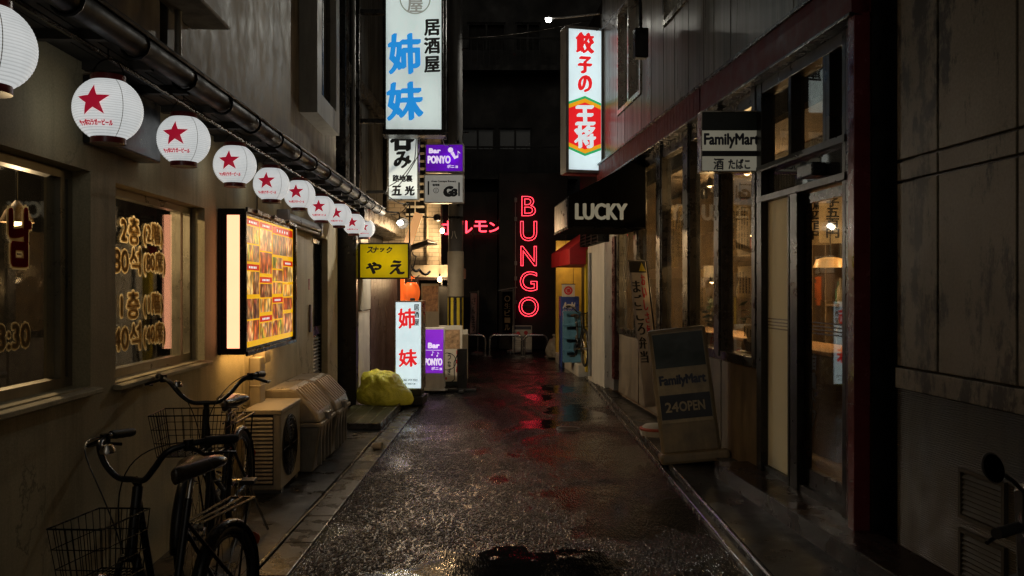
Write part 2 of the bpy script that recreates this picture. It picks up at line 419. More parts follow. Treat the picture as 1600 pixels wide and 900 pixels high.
def food(name, cols, sc):
    m, n, l, p = newmat(name)
    vo = n.new('ShaderNodeTexVoronoi'); vo.inputs['Scale'].default_value = sc; vo.feature = 'SMOOTH_F1'; vo.inputs['Smoothness'].default_value = .25
    v = coords(n, l, (1, 1, .55)); l.new(v, vo.inputs['Vector'])
    f = noise(n, l, v, sc*.55, 3, .6, .5)
    c1 = ramp(n, l, f, [(.34 + .32*i/(len(cols)-1), c) for i, c in enumerate(cols)])
    c2 = ramp(n, l, vo.outputs['Distance'], [(.12, 1.5), (.62, .30)])
    c = mixc(n, l, 1., c1, c2, 'MULTIPLY')
    p.inputs['Base Color'].default_value = (.1, .08, .05, 1); p.inputs['Roughness'].default_value = .3
    l.new(c, p.inputs['Emission Color']); p.inputs['Emission Strength'].default_value = 1.05
    return m
M['food'] = [food('dish_red', [(.45, .02, .01), (.75, .14, .02), (.28, .04, .01), (.9, .5, .12)], 20),
             food('dish_green', [(.10, .22, .01), (.65, .5, .04), (.7, .12, .02), (.85, .7, .3)], 22),
             food('dish_orange', [(.7, .18, .02), (.9, .42, .06), (.85, .6, .2), (.4, .08, .02)], 18),
             food('dish_pale', [(.75, .42, .14), (.75, .16, .05), (.9, .55, .2), (.55, .12, .02)], 20),
             food('dish_dark', [(.03, .02, .015), (.35, .06, .02), (.55, .3, .1), (.1, .08, .05)], 24)]

def streaked(name, col, light, rough, metal, peel=False):            # metal panels with rain streaks
    m, n, l, p = newmat(name)
    a = noise(n, l, coords(n, l, (5, 5, .18)), 2.2, 7, .65)
    b = noise(n, l, coords(n, l, (1, 1, .6)), .9, 4, .6)
    ab = mixc(n, l, .5, a, b)
    c = ramp(n, l, ab, [(.36, tuple(x*.12 for x in col)), (.5, col), (.66, light)])
    if peel:                                             # black mould runs and flaked patches
        f1 = noise(n, l, coords(n, l, (1, 1, .30)), 3.4, 10, .72, .3); f2 = noise(n, l, coords(n, l, (6, 6, .5)), 4, 8, .7)
        k1 = ramp(n, l, mixc(n, l, .35, f1, f2), [(.52, 0.), (.57, .9)]); c = mixc(n, l, k1, c, tuple(x*.10 for x in col))
    l.new(c, p.inputs['Base Color']); p.inputs['Metallic'].default_value = metal
    l.new(ramp(n, l, a, [(.3, rough+.12), (.7, rough-.06)]), p.inputs['Roughness'])
    bump(n, l, p, noise(n, l, coords(n, l, (3, 3, .5)), 4, 3, .5), .12, .01)
    return m
M['panel'] = streaked('panel', (.11, .10, .085), (.20, .19, .165), .30, .2)
def mouldy(name, col):                                   # painted concrete with black runs and flaked patches
    m, n, l, p = newmat(name)
    a = noise(n, l, coords(n, l, (1, 1, .8)), 1.3, 8, .6)
    c = ramp(n, l, a, [(.3, tuple(x*.72 for x in col)), (.55, col), (.75, tuple(x*1.25 for x in col))])
    f1 = noise(n, l, coords(n, l, (1.1, 1.1, .26)), 2.4, 10, .74, .3); f2 = noise(n, l, coords(n, l, (1, 1, .55)), 9, 8, .75)
    f3 = noise(n, l, coords(n, l), 60, 4, .7)
    k1 = ramp(n, l, mixc(n, l, .40, f1, f2), [(.505, 0.), (.55, .93)])
    c = mixc(n, l, k1, c, tuple(x*.09 for x in col)); c = mixc(n, l, .5, c, ramp(n, l, f3, [(.35, .6), (.65, 1.25)]), 'MULTIPLY')
    l.new(c, p.inputs['Base Color']); l.new(ramp(n, l, a, [(.3, .65), (.7, .45)]), p.inputs['Roughness'])
    bump(n, l, p, mixc(n, l, .5, f2, f3), .35, .006)
    return m
M['concrete_stain'] = mouldy('concrete_stain', (.265, .235, .175))
M['corrugated'] = streaked('corrugated', (.10, .105, .105), (.22, .22, .22), .3, .5)

def brickmat(name, c1, c2, mortar, w_, h_, rough, swap):
    m, n, l, p = newmat(name)
    t = n.new('ShaderNodeTexCoord'); sp = n.new('ShaderNodeSeparateXYZ'); cb = n.new('ShaderNodeCombineXYZ')
    l.new(t.outputs['Object'], sp.inputs[0])
    a, b = ('X', 'Z') if swap == 'xz' else ('X', 'Y')
    l.new(sp.outputs[a], cb.inputs[0]); l.new(sp.outputs[b], cb.inputs[1])
    k = n.new('ShaderNodeTexBrick'); k.inputs['Scale'].default_value = 1; k.inputs['Brick Width'].default_value = w_
    k.inputs['Row Height'].default_value = h_; k.inputs['Mortar Size'].default_value = h_*.07
    k.inputs['Color1'].default_value = (*c1, 1); k.inputs['Color2'].default_value = (*c2, 1); k.inputs['Mortar'].default_value = (*mortar, 1)
    l.new(cb.outputs[0], k.inputs['Vector'])
    d = ramp(n, l, noise(n, l, coords(n, l), 3, 6, .65), [(.3, .55), (.65, 1.)])
    l.new(mixc(n, l, 1., k.outputs['Color'], d, 'MULTIPLY'), p.inputs['Base Color'])
    l.new(ramp(n, l, noise(n, l, coords(n, l), 4, 4, .6), [(.3, max(.05, rough-.15)), (.7, rough+.15)]), p.inputs['Roughness'])
    bump(n, l, p, k.outputs['Fac'], -.5, .004)
    return m
M['tiles_wall'] = brickmat('tiles_wall', (.42, .36, .27), (.36, .31, .24), (.16, .14, .11), .23, .075, .35, 'xz')
M['tile_floor'] = brickmat('tile_floor', (.06, .035, .03), (.045, .03, .026), (.02, .018, .016), .10, .10, .25, 'xy')
M['tile_riser'] = brickmat('tile_riser', (.06, .035, .03), (.045, .03, .026), (.02, .018, .016), .06, .12, .25, 'xz')

def lanternmat():
    m, n, l, p = newmat('lantern_paper')
    f = noise(n, l, coords(n, l), 5, 4, .6)
    p.inputs['Base Color'].default_value = (.78, .78, .76, 1); p.inputs['Roughness'].default_value = .6
    sp = n.new('ShaderNodeSeparateXYZ'); tc = n.new('ShaderNodeTexCoord'); l.new(tc.outputs['Object'], sp.inputs[0])      # shadow lines of the hoops, put into the paper's glow
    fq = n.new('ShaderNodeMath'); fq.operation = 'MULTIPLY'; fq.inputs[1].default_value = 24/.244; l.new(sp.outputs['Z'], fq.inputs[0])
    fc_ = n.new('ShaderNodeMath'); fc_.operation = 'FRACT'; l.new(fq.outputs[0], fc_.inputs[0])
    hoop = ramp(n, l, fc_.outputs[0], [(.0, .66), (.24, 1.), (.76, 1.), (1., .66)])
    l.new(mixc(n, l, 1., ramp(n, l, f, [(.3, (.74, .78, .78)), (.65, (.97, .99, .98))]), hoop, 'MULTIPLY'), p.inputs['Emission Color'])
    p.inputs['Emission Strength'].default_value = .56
    return m
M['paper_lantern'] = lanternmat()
M['lantern_red'] = em('lantern_red', (.55, .012, .04), .45, base=(.5, .02, .05))
M['lantern_cap'] = mat('lantern_cap', (.14, .012, .014), .35, var=.2, coat=.3, bmp=0)
M['warm_glow'] = em('warm_glow', (1., .45, .12), .9, dirt=.1)

def roadmat(name, base, puddles):
    m, n, l, p = newmat(name)
    v = coords(n, l, (1, 1, 1), True)
    grain = noise(n, l, coords(n, l, (1, .24, 1), True), 78, 2, .6)
    grit = noise(n, l, coords(n, l, (1, .3, 1), True), 30, 3, .6)
    wear = noise(n, l, v, 1.1, 6, .6, .4)
    dv = coords(n, l, (1, .6, 1), True); dv.node.inputs['Location'].default_value = (4.3, 2.6, 0)
    damp = noise(n, l, dv, 1.3, 9, .62, .6)
    geo = n.new('ShaderNodeNewGeometry')
    mask = None
    for (x, y, rx, ry) in puddles:
        mp = n.new('ShaderNodeMapping'); mp.vector_type = 'TEXTURE'
        mp.inputs['Location'].default_value = (x, y, 0); mp.inputs['Scale'].default_value = (rx, ry, 1)
        l.new(geo.outputs['Position'], mp.inputs[0])
        ln = n.new('ShaderNodeVectorMath'); ln.operation = 'LENGTH'; l.new(mp.outputs[0], ln.inputs[0])
        wob = n.new('ShaderNodeMath'); wob.operation = 'MULTIPLY_ADD'; wob.inputs[1].default_value = 1.5; wob.inputs[2].default_value = -.75
        l.new(noise(n, l, v, 3.2, 4, .6), wob.inputs[0])
        ad = n.new('ShaderNodeMath'); ad.operation = 'ADD'; l.new(ln.outputs['Value'], ad.inputs[0]); l.new(wob.outputs[0], ad.inputs[1])
        r = ramp(n, l, ad.outputs[0], [(.62, 1.), (.86, 0.)])
        if mask is None: mask = r
        else:
            mx = n.new('ShaderNodeMath'); mx.operation = 'MAXIMUM'; l.new(mask, mx.inputs[0]); l.new(r, mx.inputs[1]); mask = mx.outputs[0]
    sx_ = n.new('ShaderNodeSeparateXYZ'); l.new(geo.outputs['Position'], sx_.inputs[0])      # the road falls to the right, where water lies
    fall = n.new('ShaderNodeMapRange'); fall.inputs['From Min'].default_value = -.1; fall.inputs['From Max'].default_value = 1.1; fall.inputs['To Max'].default_value = .10
    l.new(sx_.outputs['X'], fall.inputs['Value'])
    dsum = n.new('ShaderNodeMath'); dsum.operation = 'ADD'; l.new(damp, dsum.inputs[0]); l.new(fall.outputs[0], dsum.inputs[1])
    general = ramp(n, l, dsum.outputs[0], [(.455, 0.), (.60, .86)])
    mx = n.new('ShaderNodeMath'); mx.operation = 'MAXIMUM'; mx.use_clamp = True
    l.new(general, mx.inputs[0])
    if mask is not None: l.new(mask, mx.inputs[1])
    wet = mx.outputs[0]
    c = ramp(n, l, wear, [(.3, tuple(x*.55 for x in base)), (.5, base), (.75, tuple(x*1.7 for x in base))])
    c = mixc(n, l, 1., c, ramp(n, l, grain, [(.40, .12), (.50, .7), (.66, 2.4)]), 'MULTIPLY')
    # patched trench with its own darker mix
    c = mixc(n, l, wet, c, tuple(x*.3 for x in base))
    l.new(c, p.inputs['Base Color'])
    dry = ramp(n, l, wear, [(.3, .18), (.7, .36)])
    dry = mixc(n, l, .5, dry, ramp(n, l, grain, [(.38, .52), (.5, .25), (.64, .10)]))
    l.new(mixc(n, l, wet, dry, (.07, .07, .07)), p.inputs['Roughness'])
    l.new(mixc(n, l, wet, (.08, .08, .08), (.5, .5, .5)), p.inputs['Specular IOR Level'])
    vo = n.new('ShaderNodeTexVoronoi'); vo.inputs['Scale'].default_value = 76; l.new(coords(n, l, (1, .27, 1), True), vo.inputs['Vector'])
    dome = ramp(n, l, vo.outputs['Distance'], [(.0, 1.), (.28, .72), (.62, 0.)])
    hgt = mixc(n, l, .55, mixc(n, l, .3, grain, grit), dome)
    inv = n.new('ShaderNodeMath'); inv.operation = 'MULTIPLY_ADD'; inv.inputs[1].default_value = -.955; inv.inputs[2].default_value = 1
    l.new(wet, inv.inputs[0])
    b = n.new('ShaderNodeBump'); b.inputs['Distance'].default_value = .032
    ms = n.new('ShaderNodeMath'); ms.operation = 'MULTIPLY'; ms.inputs[1].default_value = 1.; l.new(inv.outputs[0], ms.inputs[0])
    l.new(ms.outputs[0], b.inputs['Strength']); l.new(hgt, b.inputs['Height'])
    b2 = n.new('ShaderNodeBump'); b2.inputs['Distance'].default_value = .12; b2.inputs['Strength'].default_value = .13
    l.new(noise(n, l, v, 1.6, 3, .5), b2.inputs['Height']); l.new(b.outputs[0], b2.inputs['Normal'])
    l.new(b2.outputs[0], p.inputs['Normal'])
    return m
M['road'] = roadmat('wet_asphalt', (.0115, .0120, .0128), [(-.05, 4.72, 1.0, .55), (.80, 10.6, .5, 1.2), (.75, 13.2, .4, .9), (.36, 9.8, .34, .55), (.40, 12.2, .32, .6)])
M['ground'] = roadmat('ground', (.03, .03, .028), [])

# ------------------------------------------------------------------ ground
def struct(name, mb, m, **k): return mb.build(name, m, kind='structure', **k)
struct('ground', MB().quad((-120, -80, -.02), (120, -80, -.02), (120, 160, -.02), (-120, 160, -.02)), M['ground'])
g = MB()
for i in range(22):
    y0 = -2 + i; g.quad((-1.24, y0, 0), (1.30, y0, 0), (1.30, y0+1, 0), (-1.24, y0+1, 0))
struct('alley_road', g, M['road'])
struct('cross_street', MB().quad((-30, 20, -.006), (30, 20, -.006), (30, 27, -.006), (-30, 27, -.006)), M['road'])
k = MB()
y = -2.
while y < 18:
    n_ = .6; k.box(-1.43, -1.245, y+.004, y+n_-.004, -.015, .012 + random.uniform(-.003, .003)); y += n_
struct('gutter_kerb', k, M['kerb'], bevel=.006)
struct('gutter_rim', MB().tube([(-1.436 + .008*math.sin(y*2.1) + random.uniform(-.006, .006), y, .022) for y in [-2 + .25*i for i in range(60)]], .009, 6), M['steel'])
struct('left_apron', MB().box(-2.5, -1.45, -2, 18.6, -.015, .028), M['apron'])
r = MB()
r.box(1.30, 1.335, -2, 18.6, -.012, .016)
r.box(1.395, 1.43, -2, 18.6, -.012, .024)
struct('drain_rim', r, M['kerb'], bevel=.005)
struct('drain_bed', MB().quad((1.33, -2, -.008), (1.40, -2, -.008), (1.40, 18.6, -.008), (1.33, 18.6, -.008)), M['apron'])
struct('drain_edge', MB().tube([(1.322 + random.uniform(-.004, .004), y*.3, .018) for y in range(-4, 46)], .007, 6).tube([(1.412 + random.uniform(-.004, .004), y*.3, .026) for y in range(-4, 46)], .008, 6), M['steel'])
struct('right_apron', MB().box(1.43, 3.0, -2, 18.6, -.016, .03), M['apron'])

def lamp_light(parent, loc, watts, col, radius=.04):      # point light of a lamp
    ld = bpy.data.lights.new('lamp_light', 'POINT'); ld.energy = watts; ld.color = col; ld.shadow_soft_size = radius
    o = bpy.data.objects.new('lamp_light', ld); COL.objects.link(o); o.parent = parent; o.location = loc
    return o

# ------------------------------------------------------------------ left restaurant building
lb = thing('restaurant_building', 'grey stuccoed restaurant with two lettered windows under a dark tiled eave', 'building', (6.2, 0, 0), L)
W1 = (1.6, 3.99, 1.13, 2.16); W2 = (4.262, 5.63, 1.115, 2.14); DR = (9.25, 10.12, .03, 2.19)
MB().wall(-1, 10.8, -.01, 2.66, 0, .22, [W1, W2, DR]).build('wall', M['stucco'], lb)
MB().wall(-1, 10.8, 2.66, 8, .02, .22, [(4.9, 5.02, 2.66, 8), (8.9, 9.75, 3.62, 5.3)]).build('upper_wall', M['concrete'], lb)
MB().box(4.88, 5.04, .10, .2, 2.66, 8).build('wall_recess', M['black'], lb)
MB().tube([(5.055, -.03, 2.7), (5.055, -.03, 8)], .022, 10).build('drainpipe', M['white_metal'], lb, smooth=True)
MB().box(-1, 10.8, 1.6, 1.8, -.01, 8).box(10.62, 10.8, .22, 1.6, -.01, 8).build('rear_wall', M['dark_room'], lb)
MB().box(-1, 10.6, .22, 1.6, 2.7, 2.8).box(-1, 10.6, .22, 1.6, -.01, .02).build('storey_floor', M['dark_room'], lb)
MB().prism([(3.2, 3.28), (5.42, 3.28), (5.42, 4.4), (3.2, 4.4)], -.24, .018).build('bay', M['concrete'], lb, bevel=.012)
bay = MB().wall(8.62, 9.95, 3.42, 5.6, -.17, .018, [(8.86, 9.74, 3.66, 5.36)])
bw = bay.build('window_surround', M['bay'], lb, bevel=.03)
MB().wall(8.86, 9.74, 3.66, 5.36, -.10, -.06, [(8.90, 9.28, 3.70, 5.32), (9.32, 9.70, 3.70, 5.32)]).build('sash', M['brownsash'], bw)
MB().box(8.87, 9.73, -.075, -.068, 3.68, 5.34).build('pane', M['dark_glass'], bw)
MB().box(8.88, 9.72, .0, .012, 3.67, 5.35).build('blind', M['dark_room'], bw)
# eave: tiles, soffit boards, gutter
def ev(s): return -(.285 + .0140*s)          # edge of the eave, a touch out of parallel with the wall
rf = MB()
n = 52
for i in range(n):
    s0 = -1 + i*(12.5/n); s1 = s0 + 12.5/n - .012
    rf.add([(s0, ev(s0), 2.70), (s1, ev(s1), 2.70), (s1, .03, 2.86), (s0, .03, 2.86), (s0, ev(s0), 2.735), (s1, ev(s1), 2.735), (s1, .03, 2.895), (s0, .03, 2.895)],
           [(0, 3, 2, 1), (4, 5, 6, 7), (0, 1, 5, 4), (2, 3, 7, 6), (0, 4, 7, 3), (1, 2, 6, 5)])
    rf.tube([(s0, ev(s0)-.015, 2.73), (s0, .02, 2.89)], .022, 8)
roof = rf.build('roof', M['roof_tile'], lb)
sf = MB()
for i in range(3): sf.box(-1, 11.5, -.33 + i*.12, -.33 + i*.12 + .112, 2.665, 2.69)
for i in range(26): sf.box(-.9 + i*.48, -.86 + i*.48, -.32, 0, 2.625, 2.665)
sf.build('soffit', M['soffit'], roof)
gu = MB()
gp = []
for i in range(50):
    s = -1 + i*12.6/49
    gp.append((s, ev(s)-.035 + .008*math.sin(s*1.3), 2.655 - .004*math.sin(s*.9)))
gu.tube(gp, .052, 12)
gu.tube([(p[0], p[1]-.038, p[2]+.05) for p in gp], .012, 6)
for i in range(1, 22):
    s = -1 + i*.575; gu.tube([(s, ev(s)-.035 + .06*math.cos(a), 2.655 + .06*math.sin(a)) for a in [math.pi*(.4 + .16*q) for q in range(11)]], .008, 5)
gu.build('gutter', M['gutter_black'], roof, smooth=True)
MB().tube([(-1, -.23, 2.615), (11.4, -.23, 2.615)], .012, 6).build('lantern_rail', M['blackmetal'], lb)
# windows
def window(wd, mull, frame_m, glass_m, sill=True):
    s0, s1, z0, z1 = wd
    f = MB(); t = .045
    hs_ = [(s0+.02 if i == 0 else mull[i-1]+t/2, (mull[i] if i < len(mull) else s1-.02) - t/2, z0+.05, z1-.045) for i in range(len(mull)+1)]
    f.wall(s0+.002, s1-.002, z0+.002, z1-.002, .085, .15, hs_)
    wn = f.build('window', frame_m, lb, bevel=.004)
    MB().box(s0+.01, s1-.01, .110, .116, z0+.01, z1-.01).build('pane', glass_m, wn)
    if sill: MB().prismx([(-.045, z0-.035), (.09, z0-.035), (.09, z0+.004), (-.045, z0-.012)], s0-.03, s1+.04).build('sill', M['stucco'], wn, bevel=.004)
    return wn
w1 = window(W1, [2.3, 3.90], M['sash'], M['room_glass'])
w2 = window(W2, [5.44], M['sash'], M['room_glass'])
# window writing: dark red Korean word, opening hours, seat counts
c = MB()
text(c, '미', 3.30, 1.84, .20, .27, .1075, bold=.022); c.cur = 1; text(c, '미', 3.30, 1.84, .20, .27, .1045, bold=.010)
c.cur = 0; text(c, '남', 3.575, 1.82, .16, .24, .1075, bold=.022); c.cur = 2; text(c, '남', 3.575, 1.82, .16, .24, .1045, bold=.010)
c.cur = 0; text(c, '23:30', 3.49, 1.395, .32, .10, .1075, bold=.012); c.cur = 3; text(c, '23:30', 3.49, 1.395, .32, .10, .1045, bold=.003)
c.cur = 0; text(c, '시)', 3.30, 1.64, .20, .12, .1075, bold=.010)
c.build('lettering', [M['film_cream'], M['ink'], M['film_red'], M['film_tan']], w1)
c = MB()
for (a, b, z, hh) in (('2층', '(2階)', 1.925, .15), ('80석', '(80席)', 1.755, .155), ('1층', '(1階)', 1.505, .15), ('40석', '(40席)', 1.325, .155)):
    wa = .25 if len(a) == 2 else .36
    c.cur = 0; text(c, a, 4.70 - (0 if len(a) == 2 else .04), z, wa, hh, .1085, bold=.013); text(c, b, 5.03 + (0 if len(b) == 4 else .02), z-.008, .29 + .04*(len(b)-4), hh*.95, .1085, bold=.012)
    c.cur = 1; text(c, a, 4.70 - (0 if len(a) == 2 else .04), z, wa, hh, .1055); text(c, b, 5.03 + (0 if len(b) == 4 else .02), z-.008, .29 + .04*(len(b)-4), hh*.95, .1055)
c.build('lettering', [M['film_cream'], M['film_tan']], w2)
# door with louvres
d = MB(); d.wall(9.253, 10.117, .03, 2.187, .07, .16, [(9.31, 10.06, .12, 1.05), (9.31, 10.06, 1.15, 2.12)])
door = d.build('door', M['blackmetal'], lb, bevel=.004)
lv = MB()
for i in range(22):
    z = .14 + i*.041; lv.prismx([(.075, z), (.082, z-.006), (.13, z+.028), (.123, z+.034)], 9.315, 10.055)
lv.build('louvre', M['grey_metal'], door)
MB().box(9.31, 10.06, .11, .12, 1.15, 2.12).build('pane', M['dark_glass'], door)
MB().tube([(9.36, .07, 1.05), (9.36, .03, 1.05), (9.46, .03, 1.05)], .011, 8).build('handle', M['steel'], door)
MB().box(9.25, 10.12, .18, .2, .03, 2.19).build('door_backing', M['black'], lb)
# letterbox flap and small sticker by the door
MB().box(9.02, 9.10, -.02, 0, 1.12, 1.42).build('letterbox', M['grey_metal'], lb, bevel=.004)
MB().box(8.98, 9.07, -.004, 0, 1.58, 1.70).build('sticker', M['red_letter'], lb)
MB().tube([(6.9, -.012, 2.25), (6.9, -.012, 2.66)], .006, 6).build('cable', M['cable'], lb)
# menu-box side duct under the board
dk = MB()
dk.prism([(6.82, 1.09), (7.0, 1.09), (7.0, .98), (6.82, .98)], -.10, -.002); dk.box(6.70, 6.86, -.09, -.002, .55, 1.04); dk.box(6.695, 6.865, -.096, -.001, .80, .82)
dk.build('pipe_cover', M['beige'], lb, bevel=.012)
# dark block hanging under the eave between two lanterns
MB().box(3.9, 4.55, -.12, -.002, 2.28, 2.60).build('shutter_box', M['black'], lb, bevel=.01)

def pendant(label, s_, d_, z_, watts):
    o = thing('pendant_lamp', label, 'lamp', (s_, d_, z_), L)
    MB().lathe([(.012, 0), (.03, .02), (.03, .05), (.012, .075)], (s_, d_, z_), 12).build('bulb', M['bulb_small'], o, smooth=True)
    MB().lathe([(.085, .03), (.06, .09), (.025, .13), (.010, .15)], (s_, d_, z_), 20).build('lamp_shade', M['wood'], o, smooth=True)
    MB().tube([(s_, d_, z_+.14), (s_, d_, 2.7)], .006, 6).build('cord', M['cable'], o)
    lamp_light(o, (0, 0, -.05), watts, (1., .72, .42), .04)
pendant('small warm pendant lamp seen through the window with the opening hours', 4.6, .68, 1.93, 11)
pendant('warm pendant lamp added inside the window to light the seat counts from behind', 4.75, .85, 2.36, 55)  # added lamp that backlights the seat-count letters

fl = thing('fluorescent_batten', 'long white tube light mounted unlit on the wall beside the red and yellow menu', 'lamp', (8.4, 0, 2.2), L)
MB().prismx([(-.004, 2.22), (-.10, 2.22), (-.10, 2.25), (-.06, 2.31), (-.004, 2.31)], 7.62, 9.25).build('housing', M['white_metal'], fl, bevel=.006)
MB().tube([(7.70, -.075, 2.195), (9.17, -.075, 2.195)], .016, 10).build('tube', M['white_paint'], fl, smooth=True)
for a, b in ((7.60, 7.68), (9.2, 9.27)): MB().box(a, b, -.105, -.003, 2.17, 2.32).build('end_cap', M['grey_metal'], fl, bevel=.006)

# ------------------------------------------------------------------ menu light box
mb_ = thing('menu_board', 'black framed light box with yellow and red food menu on the grey wall', 'menu board', (6.7, 0, 1.1), L)
s0, s1, z0, z1 = 5.90, 7.46, 1.125, 2.165; D = -.19
f = MB()
f.box(s0, s1, -.03, -.003, z0, z1)
f.box(s0, s1, D, -.03, z1-.045, z1); f.box(s0, s1, D, -.03, z0, z0+.045)
for a, b in ((s0, s0+.035), (s1-.035, s1)):
    f.box(a, b, D, D+.035, z0+.045, z1-.045); f.box(a, b, -.065, -.03, z0+.045, z1-.045)
f.box(s0+.02, s1+.03, D-.018, D-.001, z1-.02, z1+.012); f.box(s0+.02, s1+.03, D-.018, D-.001, z0-.012, z0+.02); f.box(s1-.012, s1+.03, D-.018, D-.001, z0+.02, z1-.02); f.box(s0, s0+.028, D-.012, D-.001, z0+.02, z1-.02)
for i in range(3): f.box(s0+.25+i*.5, s0+.31+i*.5, D-.028, D-.018, z1-.012, z1+.02)
f.build('frame', M['blackmetal'], mb_, bevel=.004)
MB().box(s0+.006, s0+.014, D+.036, -.066, z0+.046, z1-.046).build('side_panel', M['light_panel'], mb_)
MB().box(s1-.014, s1-.006, D+.036, -.066, z0+.046, z1-.046).build('side_panel', M['light_panel'], mb_)
MB().box(s0+.06, s1-.06, D+.05, -.035, z0-.003, z0-.001).build('underside_panel', em('underside_glow', (1., .55, .17), 7, dirt=0), mb_)
MB().box(s0+.03, s1-.014, D+.004, D+.012, z0+.03, z1-.03).build('menu_sheet', M['menu_yellow'], mb_)
q = MB()
rr = random.Random(3)
X = [s0+.05, s0+.42, s0+.80, s0+1.16, s1-.05]; yq = D+.0025
def tile(a, b, c_, d_, mi): q.cur = mi; q.quad((a, yq, c_), (b, yq, c_), (b, yq, d_), (a, yq, d_))
def header(a, b, z, hh=.045):
    tile(a, b, z-hh, z, 5); q.cur = 6
    for j in range(5):
        u = a + (b-a)*(.2+.12*j); q.quad((u, yq-.001, z-hh*.7), (u+.028, yq-.001, z-hh*.7), (u+.028, yq-.001, z-hh*.35), (u, yq-.001, z-hh*.35))
def pics(a, b, top, bot, nx, nz):
    for i in range(nx):
        for j in range(nz):
            tile(a + (b-a)*i/nx + .003, a + (b-a)*(i+1)/nx - .003, bot + (top-bot)*j/nz + .008, bot + (top-bot)*(j+1)/nz - .004, rr.randrange(5))
T = z1-.06
header(X[0], X[1]-.012, T); pics(X[0], X[1]-.012, T-.05, T-.32, 2, 2); header(X[0], X[1]-.012, T-.33); pics(X[0], X[1]-.012, T-.38, T-.56, 2, 1); pics(X[0], X[1]-.012, T-.58, T-.90, 2, 2)
header(X[1], X[2]-.012, T); pics(X[1], X[2]-.012, T-.05, T-.40, 1, 2); header(X[1], X[2]-.012, T-.42); pics(X[1], X[2]-.012, T-.47, T-.70, 1, 2); header(X[1], X[2]-.012, T-.72); pics(X[1], X[2]-.012, T-.77, T-.90, 3, 1)
header(X[2], X[4], T, .06); pics(X[2], X[4], T-.065, T-.24, 3, 1); pics(X[2], X[3]-.012, T-.25, T-.56, 2, 3); header(X[2], X[3]-.012, T-.58); pics(X[2], X[3]-.012, T-.63, T-.90, 2, 2)
header(X[3], X[4], T-.27); pics(X[3], X[4], T-.32, T-.46, 2, 1); pics(X[3], X[4], T-.47, T-.70, 1, 2); pics(X[3], X[4], T-.72, T-.90, 1, 1)
q.build('menu_photos', M['food'] + [M['menu_red'], M['sign_white']], mb_)

# ------------------------------------------------------------------ paper lanterns
def lantern_at(loc, label):
    o = thing('paper_lantern', label, 'paper lantern', (0, 0, 0), W, 'white paper lanterns under the eave')
    pr = []
    nr = 24; R0 = .14; zt = .122
    for i in range(nr*4+1):
        z = -zt + 2*zt*i/(nr*4); pr.append((math.sqrt(R0*R0 - z*z) - .0022*(1 if i % 4 == 0 else .25 if i % 2 else -.1), z))
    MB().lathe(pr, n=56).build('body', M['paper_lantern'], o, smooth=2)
    ca = MB(); ca.lathe([(.066, .118), (.070, .120), (.070, .146), (.062, .148), (.02, .148)], n=28)
    ca.build('top_cap', M['lantern_cap'], o, smooth=True)
    ca = MB(); ca.lathe([(.055, -.146), (.070, -.146), (.070, -.120), (.064, -.118)], n=28)
    ca.build('bottom_cap', M['lantern_cap'], o, smooth=True)
    MB().lathe([(.001, -.139), (.054, -.140)], n=20).build('lit_opening', M['warm_glow'], o)
    hw = MB()
    hw.tube([(.068*math.cos(a), 0, .135 + .085*math.sin(a)) for a in [math.pi*i/12 for i in range(13)]], .003, 5)
    hw.tube([(0, 0, .22), (0, 0, .262)], .003, 5)
    hw.build('hanger', M['blackmetal'], o)
    def conf(u, v, e):
        r = math.sqrt(max(R0*R0 - v*v, 1e-4)); a = -math.pi/2 + u/R0
        rr_ = r + .0025 + e; return (rr_*math.cos(a), rr_*math.sin(a), v)
    st = MB(); bm = bmesh.new(); pts = []
    for i in range(10):
        a = math.pi/2 + i*math.pi/5 + .05; rd = .070 if i % 2 == 0 else .0285; pts.append(bm.verts.new((rd*math.cos(a)*1.04, .012 + rd*math.sin(a), 0)))
    cv = bm.verts.new((0, .012, 0))
    for i in range(10): bm.faces.new((cv, pts[i], pts[(i+1) % 10]))
    bmesh.ops.subdivide_edges(bm, edges=bm.edges[:], cuts=5, use_grid_fill=True)
    bm.verts.index_update()
    st.add([conf(v.co.x, v.co.y, 0) for v in bm.verts], [[v.index for v in f.verts] for f in bm.faces]); bm.free()
    st.build('star', M['lantern_red'], o)
    tx = MB(); text(tx, 'サッポロラガービール', -.002, -.075, .165, .022, 0, bold=.0012, f=lambda u, v, e: conf(u, v, e))
    tx.build('lettering', M['lantern_red'], o)
    sm = MB()
    for a in (-math.pi/2 + .85, -math.pi/2 - 1.1, math.pi/2):
        sm.tube([((math.sqrt(R0*R0 - z*z)-.0005)*math.cos(a), (math.sqrt(R0*R0 - z*z)-.0005)*math.sin(a), z) for z in [-zt + 2*zt*i/16 for i in range(17)]], .0016, 4)
    sm.build('seam', M['grey_letter'], o)
    o.location = loc
    return o
LP = [(-20, 73, 2.60), (169, 172, 3.57), (287, 219, 4.56), (367, 258, 5.55), (424, 288, 6.53), (468, 304, 7.52), (502, 326, 8.5), (530, 336, 9.48), (553, 350, 10.47), (570, 357, 11.45)]
LL = ['biggest white lantern, cut off by the photo edge, above the 23:30 window',
      'largest whole white lantern with a red star, second from the near end',
      'white red-starred paper lantern above the window with seat counts, third from the near end',
      'white red-starred paper lantern hanging just before the menu light box, fourth from near end',
      'white red-starred paper lantern over the menu photos, fifth from the near end',
      'white red-starred paper lantern by the far top corner of the menu, sixth from near end',
      'white red-starred lantern in front of the unlit tube light, seventh from near end',
      'white red-starred paper lantern above the louvred door, eighth from the near end',
      'white red-starred paper lantern second from the far end, overlapping the last one',
      'smallest white red-starred paper lantern at the far end, over the yellow snack sign']
l0 = lantern_at(PX(*LP[0]), LL[0])
